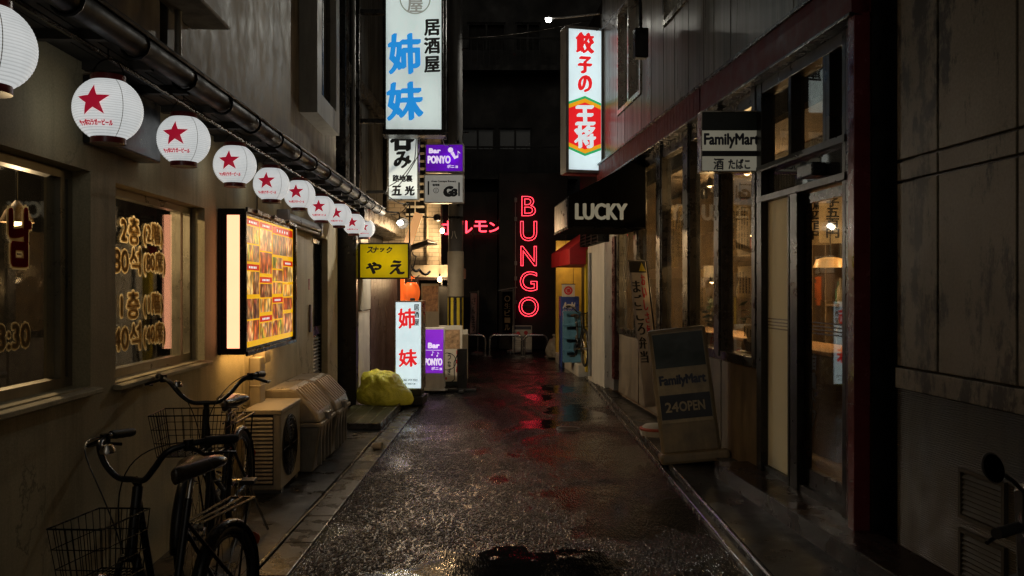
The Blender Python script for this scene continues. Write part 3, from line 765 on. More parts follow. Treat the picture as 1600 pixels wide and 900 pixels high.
for i in range(1, 10):
    o = dup(l0, None, PX(*LP[i]), LL[i]); o.rotation_euler = (0, 0, random.uniform(-.06, .06))

# ------------------------------------------------------------------ second building on the left (dark corrugated front) and the tiled one beyond
b2 = thing('corrugated_building', 'narrow dark building with a corrugated metal upper front and brown panelled door', 'building', (-2.4, 13, 0))
MB().box(-4.5, -2.36, 11.0, 15.2, -.01, 9).build('wall', M['dark_room'], b2)
cg = MB()
y = 12.3
while y < 15.1:
    cg.box(-2.36, -2.335, y, y+.05, 2.9, 9); cg.box(-2.345, -2.318, y+.05, y+.10, 2.9, 9); y += .10
cg.build('corrugated_cladding', M['corrugated'], b2)
bm_ = MB(); bm_.box(-2.36, -2.24, 11.0, 15.2, 4.50, 4.72); bm_.box(-2.36, -2.2, 11.0, 11.25, 2.6, 9); bm_.box(-2.36, -2.22, 12.1, 12.28, 2.6, 9); bm_.box(-2.36, -2.25, 14.95, 15.18, 2.6, 9); bm_.box(-2.36, -2.1, 11.0, 15.2, 2.72, 2.88)
bm_.build('steel_frame', M['blackmetal'], b2, bevel=.008)
MB().tube([(-2.2, 11.55, 2.9), (-2.2, 11.55, 9)], .028, 10).build('drainpipe', M['grey_metal'], b2, smooth=True)
gf = MB(); gf.box(-2.36, -2.06, 11.0, 11.15, .02, 2.72); gf.box(-2.36, -2.1, 11.55, 12.15, 1.35, 2.72)
gf.build('shopfront', M['black'], b2, bevel=.006)
MB().box(-2.36, -2.06, 11.18, 12.05, .03, 1.28).build('white_panel', M['white_paint'], b2, bevel=.006)
cl = MB()
for i in range(9): cl.tube([(-2.07, 11.25 + i*.09, 1.30), (-2.07, 11.25 + i*.09, 2.05)], .036, 8)
cl.build('translucent_sheet', M['off_white'], b2, smooth=True)
dr = MB().box(-2.36, -2.07, 12.2, 15.0, .03, 1.82).build('door', M['brown_panel'], b2, bevel=.006)
sp = MB()
for i in range(26):
    yy = 13.25 + random.gauss(0, .22); zz = 1.25 + random.gauss(0, .20); e = random.uniform(.008, .022); sp.quad((-2.067, yy, zz), (-2.067, yy+e, zz+e*.3), (-2.067, yy+e*.9, zz+e*1.5), (-2.067, yy, zz+e))
sp.build('peeled_paint', M['off_white'], dr)
MB().box(-2.36, -2.065, 12.2, 15.0, 1.84, 2.12).build('transom', M['white_paint'], b2, bevel=.005)
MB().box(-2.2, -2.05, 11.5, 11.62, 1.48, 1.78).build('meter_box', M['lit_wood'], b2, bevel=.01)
MB().box(-2.30, -1.95, 11.0, 15.2, 2.50, 2.72).build('canopy', M['blackmetal'], b2, bevel=.02)

b3 = thing('tiled_building', 'beige tiled building with barred window and lit ground floor opening', 'building', (-1.7, 17, 0))
MB().wall(-4.2, -1.31, 2.02, 9, 15.3, 15.5, [(-1.96, -1.60, 2.9, 4.3)]).build('tiled_wall', M['tiles_wall'], b3)
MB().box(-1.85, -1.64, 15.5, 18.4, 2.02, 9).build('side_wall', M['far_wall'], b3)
MB().box(-4.2, -1.02, 15.2, 18.4, 1.80, 2.02).build('beam', M['beige'], b3, bevel=.01)
gr = MB()
for i in range(10): gr.box(-1.95, -1.61, 15.26, 15.30, 2.93 + i*.14, 2.97 + i*.14)
gr.box(-1.79, -1.77, 15.255, 15.30, 2.9, 4.3)
gr.build('window_bars', M['off_white'], b3)
MB().box(-1.96, -1.6, 15.42, 15.49, 2.9, 4.3).build('dark_window', M['black'], b3)
MB().wall(-4.2, -1.06, 0, 1.80, 15.5, 15.7, [(-1.75, -1.2, .05, 1.75)]).build('shopfront', M['brown_panel'], b3)
MB().box(-4.2, -1.2, 17.6, 17.8, 0, 1.8).box(-1.2, -1.08, 15.9, 18.4, 0, 1.8).build('inner_wall', M['dark_room'], b3)
MB().tube([(-1.55, 15.23, 2.03), (-1.55, 15.23, 4.8)], .02, 8).tube([(-1.32, 15.25, 2.03), (-1.32, 15.25, 2.5)], .012, 6).build('drainpipe', M['pole_wrap'], b3, smooth=True)
MB().tube([(-1.94, 15.1, 2.3), (-1.5, 14.95, 2.42), (-1.35, 15.0, 2.40)], [.05, .06, .03], 8).build('duct', M['gutter_metal'], b3, smooth=True)

# ------------------------------------------------------------------ far side of the cross street
fb = thing('far_building', 'tall dark building with balconies closing the end of the alley', 'building', (0, 26, 0))
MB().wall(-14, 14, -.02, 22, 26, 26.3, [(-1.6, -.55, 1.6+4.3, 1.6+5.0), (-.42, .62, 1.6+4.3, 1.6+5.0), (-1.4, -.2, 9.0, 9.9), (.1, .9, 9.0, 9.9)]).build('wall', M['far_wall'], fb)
for z in (1.6+3.3, 1.6+6.6, 1.6+9.9):
    MB().box(-2.4, 2.0, 25.2, 26, z, z+.16).build('balcony', M['far_trim'], fb)
    rl = MB(); rl.box(-2.4, 2.0, 25.2, 25.25, z+.95, z+1.0)
    for i in range(24): rl.box(-2.38 + i*.188, -2.36 + i*.188, 25.21, 25.24, z+.16, z+.95)
    rl.build('railing', M['far_wall'], fb)
for (a, b, c_, d_) in ((-1.6, -.55, 5.9, 6.6), (-.42, .62, 5.9, 6.6), (-1.4, -.2, 9.0, 9.9), (.1, .9, 9.0, 9.9)):
    wn = MB().wall(a, b, c_, d_, 26.05, 26.12, [(a+.05, (a+b)/2-.03, c_+.05, d_-.05), ((a+b)/2+.03, b-.05, c_+.05, d_-.05)]).build('window', M['far_trim'], fb)
    MB().box(a, b, 26.2, 26.22, c_, d_).build('pane', M['far_window'] if c_ < 7 else M['dark_room'], wn)
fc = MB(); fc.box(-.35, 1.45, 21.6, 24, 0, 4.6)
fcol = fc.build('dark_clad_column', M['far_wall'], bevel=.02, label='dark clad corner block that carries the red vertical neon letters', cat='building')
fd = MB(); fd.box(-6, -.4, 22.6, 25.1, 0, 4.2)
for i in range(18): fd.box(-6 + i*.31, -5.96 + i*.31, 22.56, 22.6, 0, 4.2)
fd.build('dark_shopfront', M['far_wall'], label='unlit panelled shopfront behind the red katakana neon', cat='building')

# ------------------------------------------------------------------ right building with the glazed shop
rb = thing('glazed_shop_building', 'shop building with dark red fascia, tall glazing and streaked metal panels above', 'building', (8.5, 0, 0), Rt)
FZ0, FZ1 = 3.25, 3.50
fa = MB()
ps = [(5.0, 7.9), (7.94, 13.1)]
for a, b in ps: fa.box(a, b, -.25, .14, FZ0, FZ1)
for i in range(44): fa.box(8.0 + i*.115, 8.012 + i*.115, .14, .143, FZ0+.01, FZ1-.01)
fasc = fa.build('fascia', M['maroon'], rb, bevel=.006)
MB().box(5.0, 13.1, -.25, .16, FZ1, FZ1+.03).box(5.0, 13.1, .02, .155, FZ0-.022, FZ0).build('fascia_trim', M['blackmetal'], fasc, bevel=.004)
UW = [(10.55, 11.95, 4.05, 5.55), (8.05, 9.5, 4.55, 6.1), (6.0, 7.3, 4.75, 6.3)]
up = MB(); edges_ = [5.0, 5.55, 6.0, 7.3, 7.75, 8.05, 8.55, 9.05, 9.5, 10.05, 10.55, 11.0, 11.5, 11.95, 12.5, 13.1]
for a, b in zip(edges_, edges_[1:]):
    hs2 = [h for h in UW if h[0] <= a+.01 and h[1] >= b-.01]
    zz = [(FZ1+.03, 8.5)]
    if hs2: zz = [(FZ1+.03, hs2[0][2]), (hs2[0][3], 8.5)]
    for z0_, z1_ in zz: up.box(a+.006, b-.006, 0, .06, z0_, z1_)
up.build('metal_panel_wall', M['panel'], rb, bevel=.006)
MB().wall(5.0, 13.1, FZ1+.03, 8.5, -.2, -.001, UW).build('upper_wall', M['black'], rb)
for h in UW:
    wn = MB().wall(h[0]+.01, h[1]-.01, h[2]+.01, h[3]-.01, -.10, .075, [(h[0]+.07, (h[0]+h[1])/2-.03, h[2]+.07, h[3]-.07), ((h[0]+h[1])/2+.03, h[1]-.07, h[2]+.07, h[3]-.07)]).build('upper_window', M['alu'], rb, bevel=.006)
    MB().box(h[0]+.05, h[1]-.05, -.035, -.028, h[2]+.05, h[3]-.05).build('pane', M['dark_glass'], wn)
    MB().box(h[0], h[1], -.18, -.17, h[2], h[3]).build('blind', M['dark_room'], wn)
# shell of the shop interior
sh = MB(); sh.box(5.0, 13.1, -3.0, -2.9, 0, 3.3); sh.box(5.0, 5.1, -2.9, -.3, 0, 3.3); sh.box(13.0, 13.1, -2.9, -.05, 0, 8.4); sh.box(5.1, 13.0, -2.9, -.05, .0, .12)
sh.build('shop_interior', mat('shop_wall', (.20, .135, .075), .7, var=.5, scale=4), rb)
MB().box(5.1, 13.0, -2.9, -.26, 3.0, 3.05).build('shop_ceiling', mat('shop_ceiling', (.22, .17, .12), .8), rb)
# glazing with wide posts
posts = [(6.72, 6.84), (7.60, 7.78), (8.56, 8.78), (9.64, 9.86), (10.78, 11.0), (11.95, 12.1)]
gl = MB()
for a, b in posts:
    gl.box(a, b, -.07, .045, .98, FZ0-.022); gl.box(a+.02, b-.02, .045, .06, .98, FZ0-.022)
gl.box(6.72, 12.1, -.07, .05, .95, 1.03); gl.box(6.72, 12.1, -.07, .03, 3.10, FZ0-.022)
glz = gl.build('glazing_frame', M['bronze'], rb, bevel=.005)
for (a, b), (c_, d_) in zip(posts, posts[1:]): MB().box(b-.01, c_+.01, -.02, -.012, 1.0, 3.13).build('pane', M['shop_glass'], glz)
dd = MB()
for a, b in ((6.74, 7.66), (7.68, 8.62), (8.66, 9.7), (9.74, 10.85), (10.9, 12.1)): dd.box(a, b, -.1, .02, .10, .94)
dd.build('dado_panel', mat('dado', (.20, .16, .11), .5, dirt=.5), rb, bevel=.006)
# side door bay at the far end
MB().box(12.1, 13.05, -.1, -.05, .1, 3.2).build('side_door_panel', M['frosted'], rb)
MB().box(12.05, 12.22, .0, .09, .28, 2.35).build('red_door_post', M['oxblood'], rb, bevel=.006)
MB().box(12.22, 12.9, -.02, .06, .10, 2.3).build('side_door', M['grey_metal'], rb, bevel=.006)
# frosted panel, automatic glass door, transom band, clerestory
pf = MB(); pf.box(6.105, 6.135, -.06, .05, .15, 2.30); pf.box(6.62, 6.72, -.06, .055, .15, FZ0-.022); pf.box(5.98, 6.105, -.06, .045, .15, 2.30); pf.box(5.25, 6.72, -.08, .06, 2.28, 2.33); pf.box(5.25, 6.72, -.08, .06, 2.52, 2.57); pf.box(5.25, 6.72, -.07, .03, .12, .2)
for a in (5.55, 5.5, 6.1): pf.box(a-.02, a+.03, -.06, .045, 2.57, FZ0-.022)
pf.box(5.25, 5.30, -.06, .05, .15, FZ0-.022); pf.box(5.25, 6.72, -.07, .05, 3.14, FZ0-.022)
ent = pf.build('entrance_frame', M['gutter_metal'], rb, bevel=.004)
MB().box(6.135, 6.62, -.01, .0, .2, 2.28).build('frosted_panel', M['frosted_film'], rb)
dm = MB().wall(5.31, 5.98, .2, 2.27, -.045, -.005, [(5.36, 5.93, .32, 2.20)])
ado = dm.build('glass_door', M['blackmetal'], rb, bevel=.004)
MB().box(5.35, 5.94, -.03, -.022, .3, 2.21).build('pane', M['shop_glass'], ado)
st = MB()
for i in range(4): st.box(5.37, 5.92, -.019, -.017, 1.28 + i*.025, 1.289 + i*.025)
vtext(st, '自動ドア', 5.84, .62, 1.15, .06, -.018, flip=True, bold=.004)
st.build('marking', M['black'], ado)
st = MB()
for i in range(4): st.box(6.14, 6.615, .0005, .003, 1.28 + i*.025, 1.289 + i*.025)
st.build('marking', M['grey_metal'], rb)
MB().box(5.3, 6.6, -.02, .0, 2.33, 2.52).build('transom_band', M['dark_glass'], rb)
MB().box(5.3, 6.6, -.06, -.04, 2.33, 2.52).build('transom_backing', M['black'], rb)
MB().box(5.30, 6.62, -.03, -.022, 2.57, 3.16).build('clerestory_pane', M['shop_glass'], rb)
sb = MB().box(5.62, 5.86, .0, .10, 2.36, 2.45).build('door_sensor', M['black_paint'], rb, bevel=.01)
pl_ = MB(); pl_.box(5.0, 5.075, .025, .125, .03, 3.62); pl_.box(4.996, 5.08, .02, .13, .9, .906)
pl_.build('red_pillar', M['column_red'], rb, bevel=.006)
MB().box(5.08, 5.25, -.06, .05, .1, FZ0-.022).build('pillar_flange', M['oxblood'], rb, bevel=.003)
MB().box(4.98, 5.0, -.3, .02, .03, 3.6).build('gap_dark_sheet', M['black'], rb)  # black sheet standing in for deep shade in the gap
MB().box(4.9, 5.0, -.1, .06, 3.62, 8.5).build('corner_panel', M['panel'], rb)
MB().box(4.2, 7.0, 0, .30, .02, .15).build('step', [M['tile_floor']], rb, bevel=.004)
MB().box(4.2, 7.0, .30, .306, .02, .147).build('step_riser', M['tile_riser'], rb)
MB().box(7.0, 9.2, .0, .16, .02, .10).build('plinth', M['kerb'], rb, bevel=.01)
cc = MB().box(11.35, 11.45, .06, .12, 2.98, 3.06).tube([(11.4, .10, 2.97), (11.15, .16, 2.90), (11.02, .18, 2.87)], [.03, .045, .05], 12)
cc.build('security_camera', M['off_white'], label='small white security camera under the fascia beside the black awning', cat='camera', fr=Rt, smooth=True)

# far white-walled shop, right
wb = thing('white_walled_shop', 'small white walled shop beyond the black awning with red canopy and louvres', 'building', (15.5, 0, 0), Rt)
MB().box(13.15, 14.6, -2, .02, 0, 2.32).build('wall', M['white_paint'], wb, bevel=.01)
MB().tube([(14.25, .05, .1), (14.25, .05, 2.2)], .03, 8).build('drainpipe', M['grey_metal'], wb)
MB().box(14.6, 18.2, -2.6, -.45, 0, 7).box(13.15, 14.6, -2.6, -.25, 2.32, 7).build('upper_wall', M['far_wall'], wb)
lv = MB()
for i in range(9): lv.prismx([(.03, 2.36 + i*.055), (.10, 2.345 + i*.055), (.105, 2.355 + i*.055), (.035, 2.39 + i*.055)], 13.2, 14.9)
for a in (13.2, 13.75, 14.3, 14.86): lv.box(a, a+.035, .02, .11, 2.33, 2.86)
lv.box(13.2, 14.9, -.2, .03, 2.33, 2.86)
lv.build('louvre', M['gutter_metal'], wb)
MB().box(18.02, 18.12, -.6, .10, .0, 2.62).build('yellow_wall', M['yellow_wall'], wb)
MB().box(14.9, 15.05, -.4, .0, .1, 2.3).build('yellow_post', M['yellow'], wb)
cw = MB()
for i in range(12): cw.box(15.05 + i*.11, 15.14 + i*.11, -.40, -.36 + .015*(i % 2), .1, 2.3)
cw.build('corrugated_sheet', M['white_paint'], wb)
aw = MB(); aw.prismx([(-.3, 2.72), (.30, 2.30), (.30, 2.02), (-.3, 2.02)], 14.9, 17.3)
aw.build('canopy', M['red_canvas'], wb, bevel=.01)
MB().box(15.0, 18.0, -.4, .12, .0, .22).build('platform', M['white_paint'], wb, bevel=.01)

# near concrete building, right
cb_ = thing('concrete_building', 'stained concrete panel building with ribbed lower wall next to the red pillar', 'building', (3.2, 0, 0), Rt)
pn = MB()
for a, b in ((.0, 1.6), (1.61, 2.9), (2.91, 3.755), (3.765, 4.355), (4.365, 4.75)):
    for c_, d_ in ((1.16, 2.19), (2.205, 2.31), (2.325, 4.9), (4.92, 8.5)): pn.box(a+.003, b-.003, -.06, 0, c_, d_)
pn.build('concrete_panel', M['concrete_stain'], cb_, bevel=.004)
MB().box(0, 4.745, -.3, -.035, 0, 8.5).build('core_wall', M['black'], cb_)
MB().box(0, 4.75, -.035, .012, 1.035, 1.15).build('ledge', M['concrete_stain'], cb_, bevel=.004)
rbm = MB()
for i in range(84): rbm.tube([(0, -.004, .06 + i*.0116), (4.745, -.004, .06 + i*.0116)], .0052, 6)
rbm.build('ribbed_cladding', mat('ribbed', (.10, .085, .06), .5, dirt=.6, bmp=.1), cb_)
MB().box(-.2, 4.75, -.02, .04, 0, .06).build('plinth', M['kerb'], cb_)
for z in (.46, .16):
    v = MB().wall(3.82, 4.16, z, z+.25, .0, .02, [(3.84, 4.14, z+.02, z+.23)]).build('vent', M['vent_paint'], cb_, bevel=.003)
    vs = MB()
    for i in range(8): vs.prismx([(.002, z+.03 + i*.025), (.016, z+.024 + i*.025), (.017, z+.028 + i*.025), (.004, z+.046 + i*.025)], 3.845, 4.135)
    vs.build('slat', M['vent_paint'], v)
MB().box(4.76, 4.96, -1.6, -1.5, 0, 8.5).build('gap_backing', M['black'], cb_)  # shade of the gap put into a black backing
MB().tube([(4.86, -.3, .0), (4.86, -.3, 8.5)], .05, 10).build('drainpipe', M['black'], cb_, smooth=True)

# ------------------------------------------------------------------ lit and unlit signs
def sign(name, label, cat, x, y, z0, z1, w_, dep, rot, face, frame, fw=.025, group=None, round_=0, tubes=(), tr=.016):
    fr = Fr(x, y, rot)
    o = thing(name, label, cat, (0, 0, z0), fr, group)
    h = MB(); y0, y1 = -dep/2, dep/2
    h.wall(-w_/2, w_/2, z0, z1, y0, y0+.02, [(-w_/2+fw, w_/2-fw, z0+fw, z1-fw)])
    h.box(-w_/2, w_/2, y0+.02, y1, z0, z0+fw); h.box(-w_/2, w_/2, y0+.02, y1, z1-fw, z1)
    h.box(-w_/2, -w_/2+fw, y0+.02, y1, z0+fw, z1-fw); h.box(w_/2-fw, w_/2, y0+.02, y1, z0+fw, z1-fw)
    h.box(-w_/2+fw, w_/2-fw, y1-.015, y1, z0+fw, z1-fw)
    h.build('housing', frame, o, bevel=round_ or .005)
    MB().box(-w_/2+fw, w_/2-fw, y0+.012, y0+.03, z0+fw, z1-fw).build('face', face, o)
    for (tx0, tz0, tx1, tz1) in tubes:
        MB().tube([(tx0, y1-dep*.38, tz0), (tx1, y1-dep*.38, tz1)], tr, 8).build('fluorescent_tube', M['tube_white'], o, smooth=True)
    return o, fr, y0+.0105

def circle(mb, cx, cz, r0, r1, y, n=40):
    for i in range(n):
        a, b = 2*math.pi*i/n, 2*math.pi*(i+1)/n
        mb.quad((cx+r0*math.cos(a), y, cz+r0*math.sin(a)), (cx+r1*math.cos(a), y, cz+r1*math.sin(a)), (cx+r1*math.cos(b), y, cz+r1*math.sin(b)), (cx+r0*math.cos(b), y, cz+r0*math.sin(b)))
BR = (1.5, .55, .6)      # a flat brush held at a slant
def at(px, Y): return (px-800)*Y/1300
def zt_(py, Y): return 1.6 - (py-450)*Y/1300

# tall izakaya sign, blue characters
Y = 11.6
big, bf, yy = sign('izakaya_sign', 'tall white lit sign with big blue characters hanging high over the alley', 'lit sign', at(648, Y), Y, zt_(208, Y), 6.3, at(693, Y)-at(603, Y), .34, R_(2), M['face_white'], M['blackmetal'], .022, tubes=[(x_, a_, x_, b_) for x_ in (-.19, .20) for a_, b_ in ((3.88, 4.52), (4.80, 5.5), (5.6, 6.2))])
t = MB(); u = Y/1300
def sx(px): return (px-648)*u
def sz(py): return zt_(py, Y)
text(t, '姉', sx(634), sz(89), 46*u, 60*u, yy, bold=1.9*u, pen=BR, rot=.03)
text(t, '妹', sx(634), sz(162), 52*u, 56*u, yy, bold=2.0*u, pen=BR, rot=.04)
t.build('lettering', M['sign_blue'], big)
t = MB()
for c_, py in (('居', 48), ('酒', 76), ('屋', 105)): text(t, c_, sx(676), sz(py), 23*u, 24*u, yy, bold=.9*u, pen=BR, rot=.04)
t.build('lettering', M['sign_black'], big)
t = MB(); circle(t, sx(650), sz(4), 22*u, 24*u, yy); text(t, '屋', sx(650), sz(14), 24*u, 22*u, yy, bold=.5*u, pen=BR); text(t, '居', sx(650), sz(-9), 24*u, 20*u, yy, bold=.5*u, pen=BR)
t.build('emblem', M['g3_face'], big)
b = MB()
for z in (sz(190), sz(20)): b.box(-.75, -.402, -.04, .04, z-.03, z+.03)
b.box(.405, .435, .0, .2, zt_(214, Y), 6.4)
b.box(-.43, .43, -.16, .16, zt_(214, Y), zt_(208.5, Y))
b.build('bracket', M['blackmetal'], big)

# tall white sign with black brush writing, below and behind it
Y = 12.3; u = Y/1300
nomi, nf, yy = sign('bar_sign', 'unlit grey white upright sign with black brush characters and loose cables crossing it', 'sign', at(631, Y), Y, zt_(314, Y), zt_(168, Y), 48*u, .2, R_(1), M['sign_grey'], M['alu'], .02)
def sx(px): return (px-631)*u
def sz(py): return zt_(py, Y)
t = MB()
text(t, '呑', sx(630), sz(214), 34*u, 44*u, yy, bold=2.0*u, pen=BR); text(t, 'み', sx(630), sz(251), 24*u, 24*u, yy, bold=1.5*u, pen=BR)
text(t, '路地裏', sx(630), sz(280), 30*u, 10*u, yy, bold=.5*u); text(t, '五', sx(621), sz(299), 14*u, 14*u, yy, bold=.8*u, pen=BR); text(t, '光', sx(641), sz(299), 14*u, 14*u, yy, bold=.8*u, pen=BR)
t.build('lettering', M['sign_black'], nomi)
b = MB(); b.box(-.55, -.235, -.03, .03, sz(300)-.02, sz(300)+.02); b.box(-.55, -.235, -.03, .03, sz(190)-.02, sz(190)+.02)
b.build('bracket', M['blackmetal'], nomi)

# pole with two stacked signs
Y = 13.9
pole = thing('utility_pole', 'slim concrete pole with a beige wrap and yellow and black striped foot', 'pole', (at(712, Y), Y, 0))
pc = (at(712, Y), Y, 0)
MB().lathe([(.125, 0), (.12, 3), (.105, 10)], pc, 20).build('shaft', M['pole'], pole, smooth=True)
MB().lathe([(.135, 1.46), (.137, 1.47), (.135, 2.2), (.128, 2.21)], pc, 20).build('wrap', M['pole_wrap'], pole, smooth=True)
sp = MB(); sp.lathe([(.132, .0), (.132, 1.45)], pc, 24)
gd = sp.build('foot_guard', M['black'], pole, smooth=True)
sp = MB()
for i in range(8):
    a = i*math.pi/4 + .2
    for j in range(4):
        a0 = a + j*.09; a1 = a0 + .09; r_ = .1345
        sp.quad((pc[0]+r_*math.cos(a0), Y+r_*math.sin(a0), .02), (pc[0]+r_*math.cos(a1), Y+r_*math.sin(a1), .02), (pc[0]+r_*math.cos(a1), Y+r_*math.sin(a1), 1.44), (pc[0]+r_*math.cos(a0), Y+r_*math.sin(a0), 1.44))
sp.build('stripes', M['yellow'], gd)
ad = MB(); text(ad, '八', pc[0]-.02, 2.48, .10, .13, Y-.131); ad.build('lettering', M['grey_letter'], pole)
st = MB()
for z in (2.75, 3.4, 3.0): st.lathe([(.129, z), (.134, z), (.134, z+.04), (.129, z+.04)], pc, 20)
for z in (4.2, 4.9, 5.6): st.tube([(pc[0]-.22, Y, z), (pc[0]+.22, Y, z)], .012, 6)
st.build('band', M['blackmetal'], pole, smooth=True)

Y = 13.5; u = Y/1300
pn_, pf_, yy = sign('purple_bar_sign', 'glowing purple bar sign with a microphone hung on the pole', 'lit sign', at(695, Y), Y, zt_(270, Y), zt_(226, Y), 60*u, .16, R_(-1), M['face_purple'], M['white_metal'], .016, round_=.02, tubes=[(-.02, 3.70, .2, 3.70)], tr=.02)
def sx(px): return (px-695)*u
def sz(py): return zt_(py, Y)
def ponyo(t, cx, cz, k, yy):
    text(t, 'Bar', cx-.155*k, cz+.118*k, .18*k, .07*k, yy, bold=.006*k)
    text(t, 'PONYO', cx-.085*k, cz-.025*k, .36*k, .115*k, yy, bold=.007*k)
    text(t, 'ポニョ', cx+.13*k, cz-.135*k, .17*k, .05*k, yy, bold=.002*k)
def note(t, x, z, k, yy):
    t.quad((x, yy, z), (x+.008*k, yy, z), (x+.008*k, yy, z+.08*k), (x, yy, z+.08*k)); t.quad((x, yy, z+.08*k), (x+.04*k, yy, z+.05*k), (x+.04*k, yy, z+.065*k), (x, yy, z+.10*k)); circle(t, x-.010*k, z, 0.001, .02*k, yy, 16)
t = MB(); ponyo(t, 0, (sz(226)+sz(270))/2, 1, yy)
cz = (sz(226)+sz(270))/2
circle(t, .10, cz+.13, .001, .042, yy, 20); ca, sa = math.cos(-1.05), math.sin(-1.05)
q4 = [(.045, -.028), (.16, -.018), (.16, .018), (.045, .028)]; t.quad(*[(.10 + a*ca - b_*sa, yy, cz+.13 + a*sa + b_*ca) for a, b_ in q4])
note(t, .215, cz+.02, 1, yy)
t.build('lettering', M['sign_purple_letter'], pn_)
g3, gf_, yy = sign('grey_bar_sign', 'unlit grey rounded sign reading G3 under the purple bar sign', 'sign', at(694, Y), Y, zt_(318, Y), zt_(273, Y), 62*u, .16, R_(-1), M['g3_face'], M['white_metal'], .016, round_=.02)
t = MB(); cz = (sz(318)+sz(273))/2
text(t, 'G', .075, cz-.045, .13, .15, yy, bold=.016, pen=BR); text(t, '3', .175, cz-.065, .07, .11, yy, bold=.012, pen=BR)
text(t, 'Great Concepts Brewery', 0, cz+.115, .40, .035, yy, bold=.002); text(t, '珈琲館', -.125, cz+.06, .11, .036, yy, bold=.002)
circle(t, -.125, cz-.03, .036, .044, yy, 24); text(t, '正', -.125, cz-.03, .04, .04, yy)
t.box(-.26, -.235, yy-.001, yy, cz-.10, cz+.12); t.box(.235, .26, yy-.001, yy, cz-.12, cz+.10)
t.build('lettering', M['sign_black'], g3)
b = MB(); b.box(.20, .235, .085, .16, sz(322), sz(218)); b.build('bracket', M['blackmetal'], g3)

# yellow snack bar sign
Y = 11.3; u = Y/1300
ya, yf, yy = sign('snack_bar_sign', 'glowing yellow landscape sign in a black box below the last lantern', 'lit sign', at(592, Y), Y, zt_(436, Y), zt_(380, Y), 98*u, .22, R_(0), M['face_yellow'], M['black'], .02, tubes=[(-.14, 1.94, .34, 1.94), (-.14, 2.05, .34, 2.05)], tr=.013)
def sx(px): return (px-592)*u
def sz(py): return zt_(py, Y)
MB().box(-.43+.0, sx(565), yy-.004, yy+.02, sz(435), sz(381)).build('dark_side', M['black'], ya)
t = MB()
for c_, px in (('ス', 580), ('ナ', 589), ('ッ', 599), ('ク', 610)): text(t, c_, sx(px), sz(391), 8.5*u if c_ != 'ッ' else 6*u, 9*u if c_ != 'ッ' else 6*u, yy, bold=.5*u, shear=.15)
text(t, 'や', sx(586), sz(419), 22*u, 17*u, yy, bold=1.1*u, pen=BR); text(t, 'え', sx(622), sz(418), 21*u, 20*u, yy, bold=1.2*u, pen=BR)
t.build('lettering', M['sign_black'], ya)
MB().tube([(sx(640), 0, sz(380)), (sx(640), 0, 2.72)], .012, 6).tube([(sx(560), 0, sz(380)), (sx(560), 0, 2.72)], .012, 6).build('hanger', M['blackmetal'], ya)

# gyoza sign, right
Y = 13.0; u = Y/1300
gy, gyf, yy = sign('gyoza_sign', 'tall lit sign with red characters and a red hexagon in a grey box', 'lit sign', at(907.5, Y)+.02, Y, zt_(272, Y), zt_(46, Y), 62*u, .30, R_(14), M['face_cool'], M['grey_metal'], .045, tubes=[(x_, a_, x_, b_) for x_ in (-.11, .11) for a_, b_ in ((3.5, 4.5), (4.6, 5.55))], tr=.010)
def sz(py): return zt_(py, Y)
zc0, zc1 = sz(258), sz(53)
t = MB()
for c_, py in (('餃', 71), ('子', 105), ('の', 134)): text(t, c_, 0, sz(py), (27 if c_ == '餃' else 20)*u, (30 if c_ == '餃' else 24)*u, yy, bold=1.5*u, pen=BR)
t.build('lettering', M['sign_red'], gy)
hw_ = .262
def hexa(t, top, bot, pk, yv): t.add([(-hw_, yv, bot), (0, yv, bot-pk), (hw_, yv, bot), (hw_, yv, top), (0, yv, top+pk), (-hw_, yv, top)], [(0, 1, 2, 3, 4, 5)])
t = MB(); hexa(t, sz(163), sz(236), .10, yy); t.build('emblem', M['sign_green'], gy)
t = MB(); hexa(t, sz(167), sz(232), .10, yy-.0006); t.build('emblem', M['sign_orange'], gy)
t = MB(); hexa(t, sz(173), sz(226), .10, yy-.0012); t.build('emblem', M['sign_red'], gy)
t = MB(); text(t, '王', 0, sz(183), 29*u, 28*u, yy-.002, bold=1.7*u, pen=BR, rot=.04); text(t, '将', 0, sz(216), 32*u, 33*u, yy-.002, bold=1.5*u, pen=BR, rot=.03)
t.build('lettering', M['sign_white2'], gy)
MB().box(-.29, .29, -.13, .14, sz(273.5), sz(272)-.002).build('red_underside', M['maroon'], gy)
b = MB(); b.box(.30, .62, -.03, .03, sz(70)-.03, sz(70)+.03); b.box(.30, .62, -.03, .03, sz(250)-.03, sz(250)+.03); b.tube([(.33, 0, sz(280)), (.33, 0, sz(20))], .025, 8)
b.build('bracket', M['grey_metal'], gy)

# shop sign projecting on the right
Y = 6.75; u = Y/1300
fm, fmf, yy = sign('shop_sign', 'dim square shop sign with green, cream and navy bands projecting beside the upper panes', 'sign', at(1140, Y), Y, zt_(270, Y), zt_(176, Y), 95*u, .14, R_(0), M['faint_glow'], M['alu'], .008)
def sx(px): return (px-1140)*u
def sz(py): return zt_(py, Y)
t = MB(); t.box(sx(1093.5), sx(1186.5), yy-.001, yy+.001, sz(206), sz(177.5)); t.build('green_band', M['green_panel'], fm)
t = MB(); t.box(sx(1093.5), sx(1186.5), yy-.001, yy+.001, sz(246), sz(237.5)); t.build('navy_band', M['blue_panel'], fm)
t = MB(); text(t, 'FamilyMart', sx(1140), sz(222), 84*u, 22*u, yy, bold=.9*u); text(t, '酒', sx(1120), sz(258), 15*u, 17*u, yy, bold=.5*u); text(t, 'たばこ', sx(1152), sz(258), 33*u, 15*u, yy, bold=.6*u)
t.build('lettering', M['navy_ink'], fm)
MB().box(sx(1187), sx(1187)+.06, -.03, .03, sz(250), sz(190)).build('bracket', M['blackmetal'], fm)

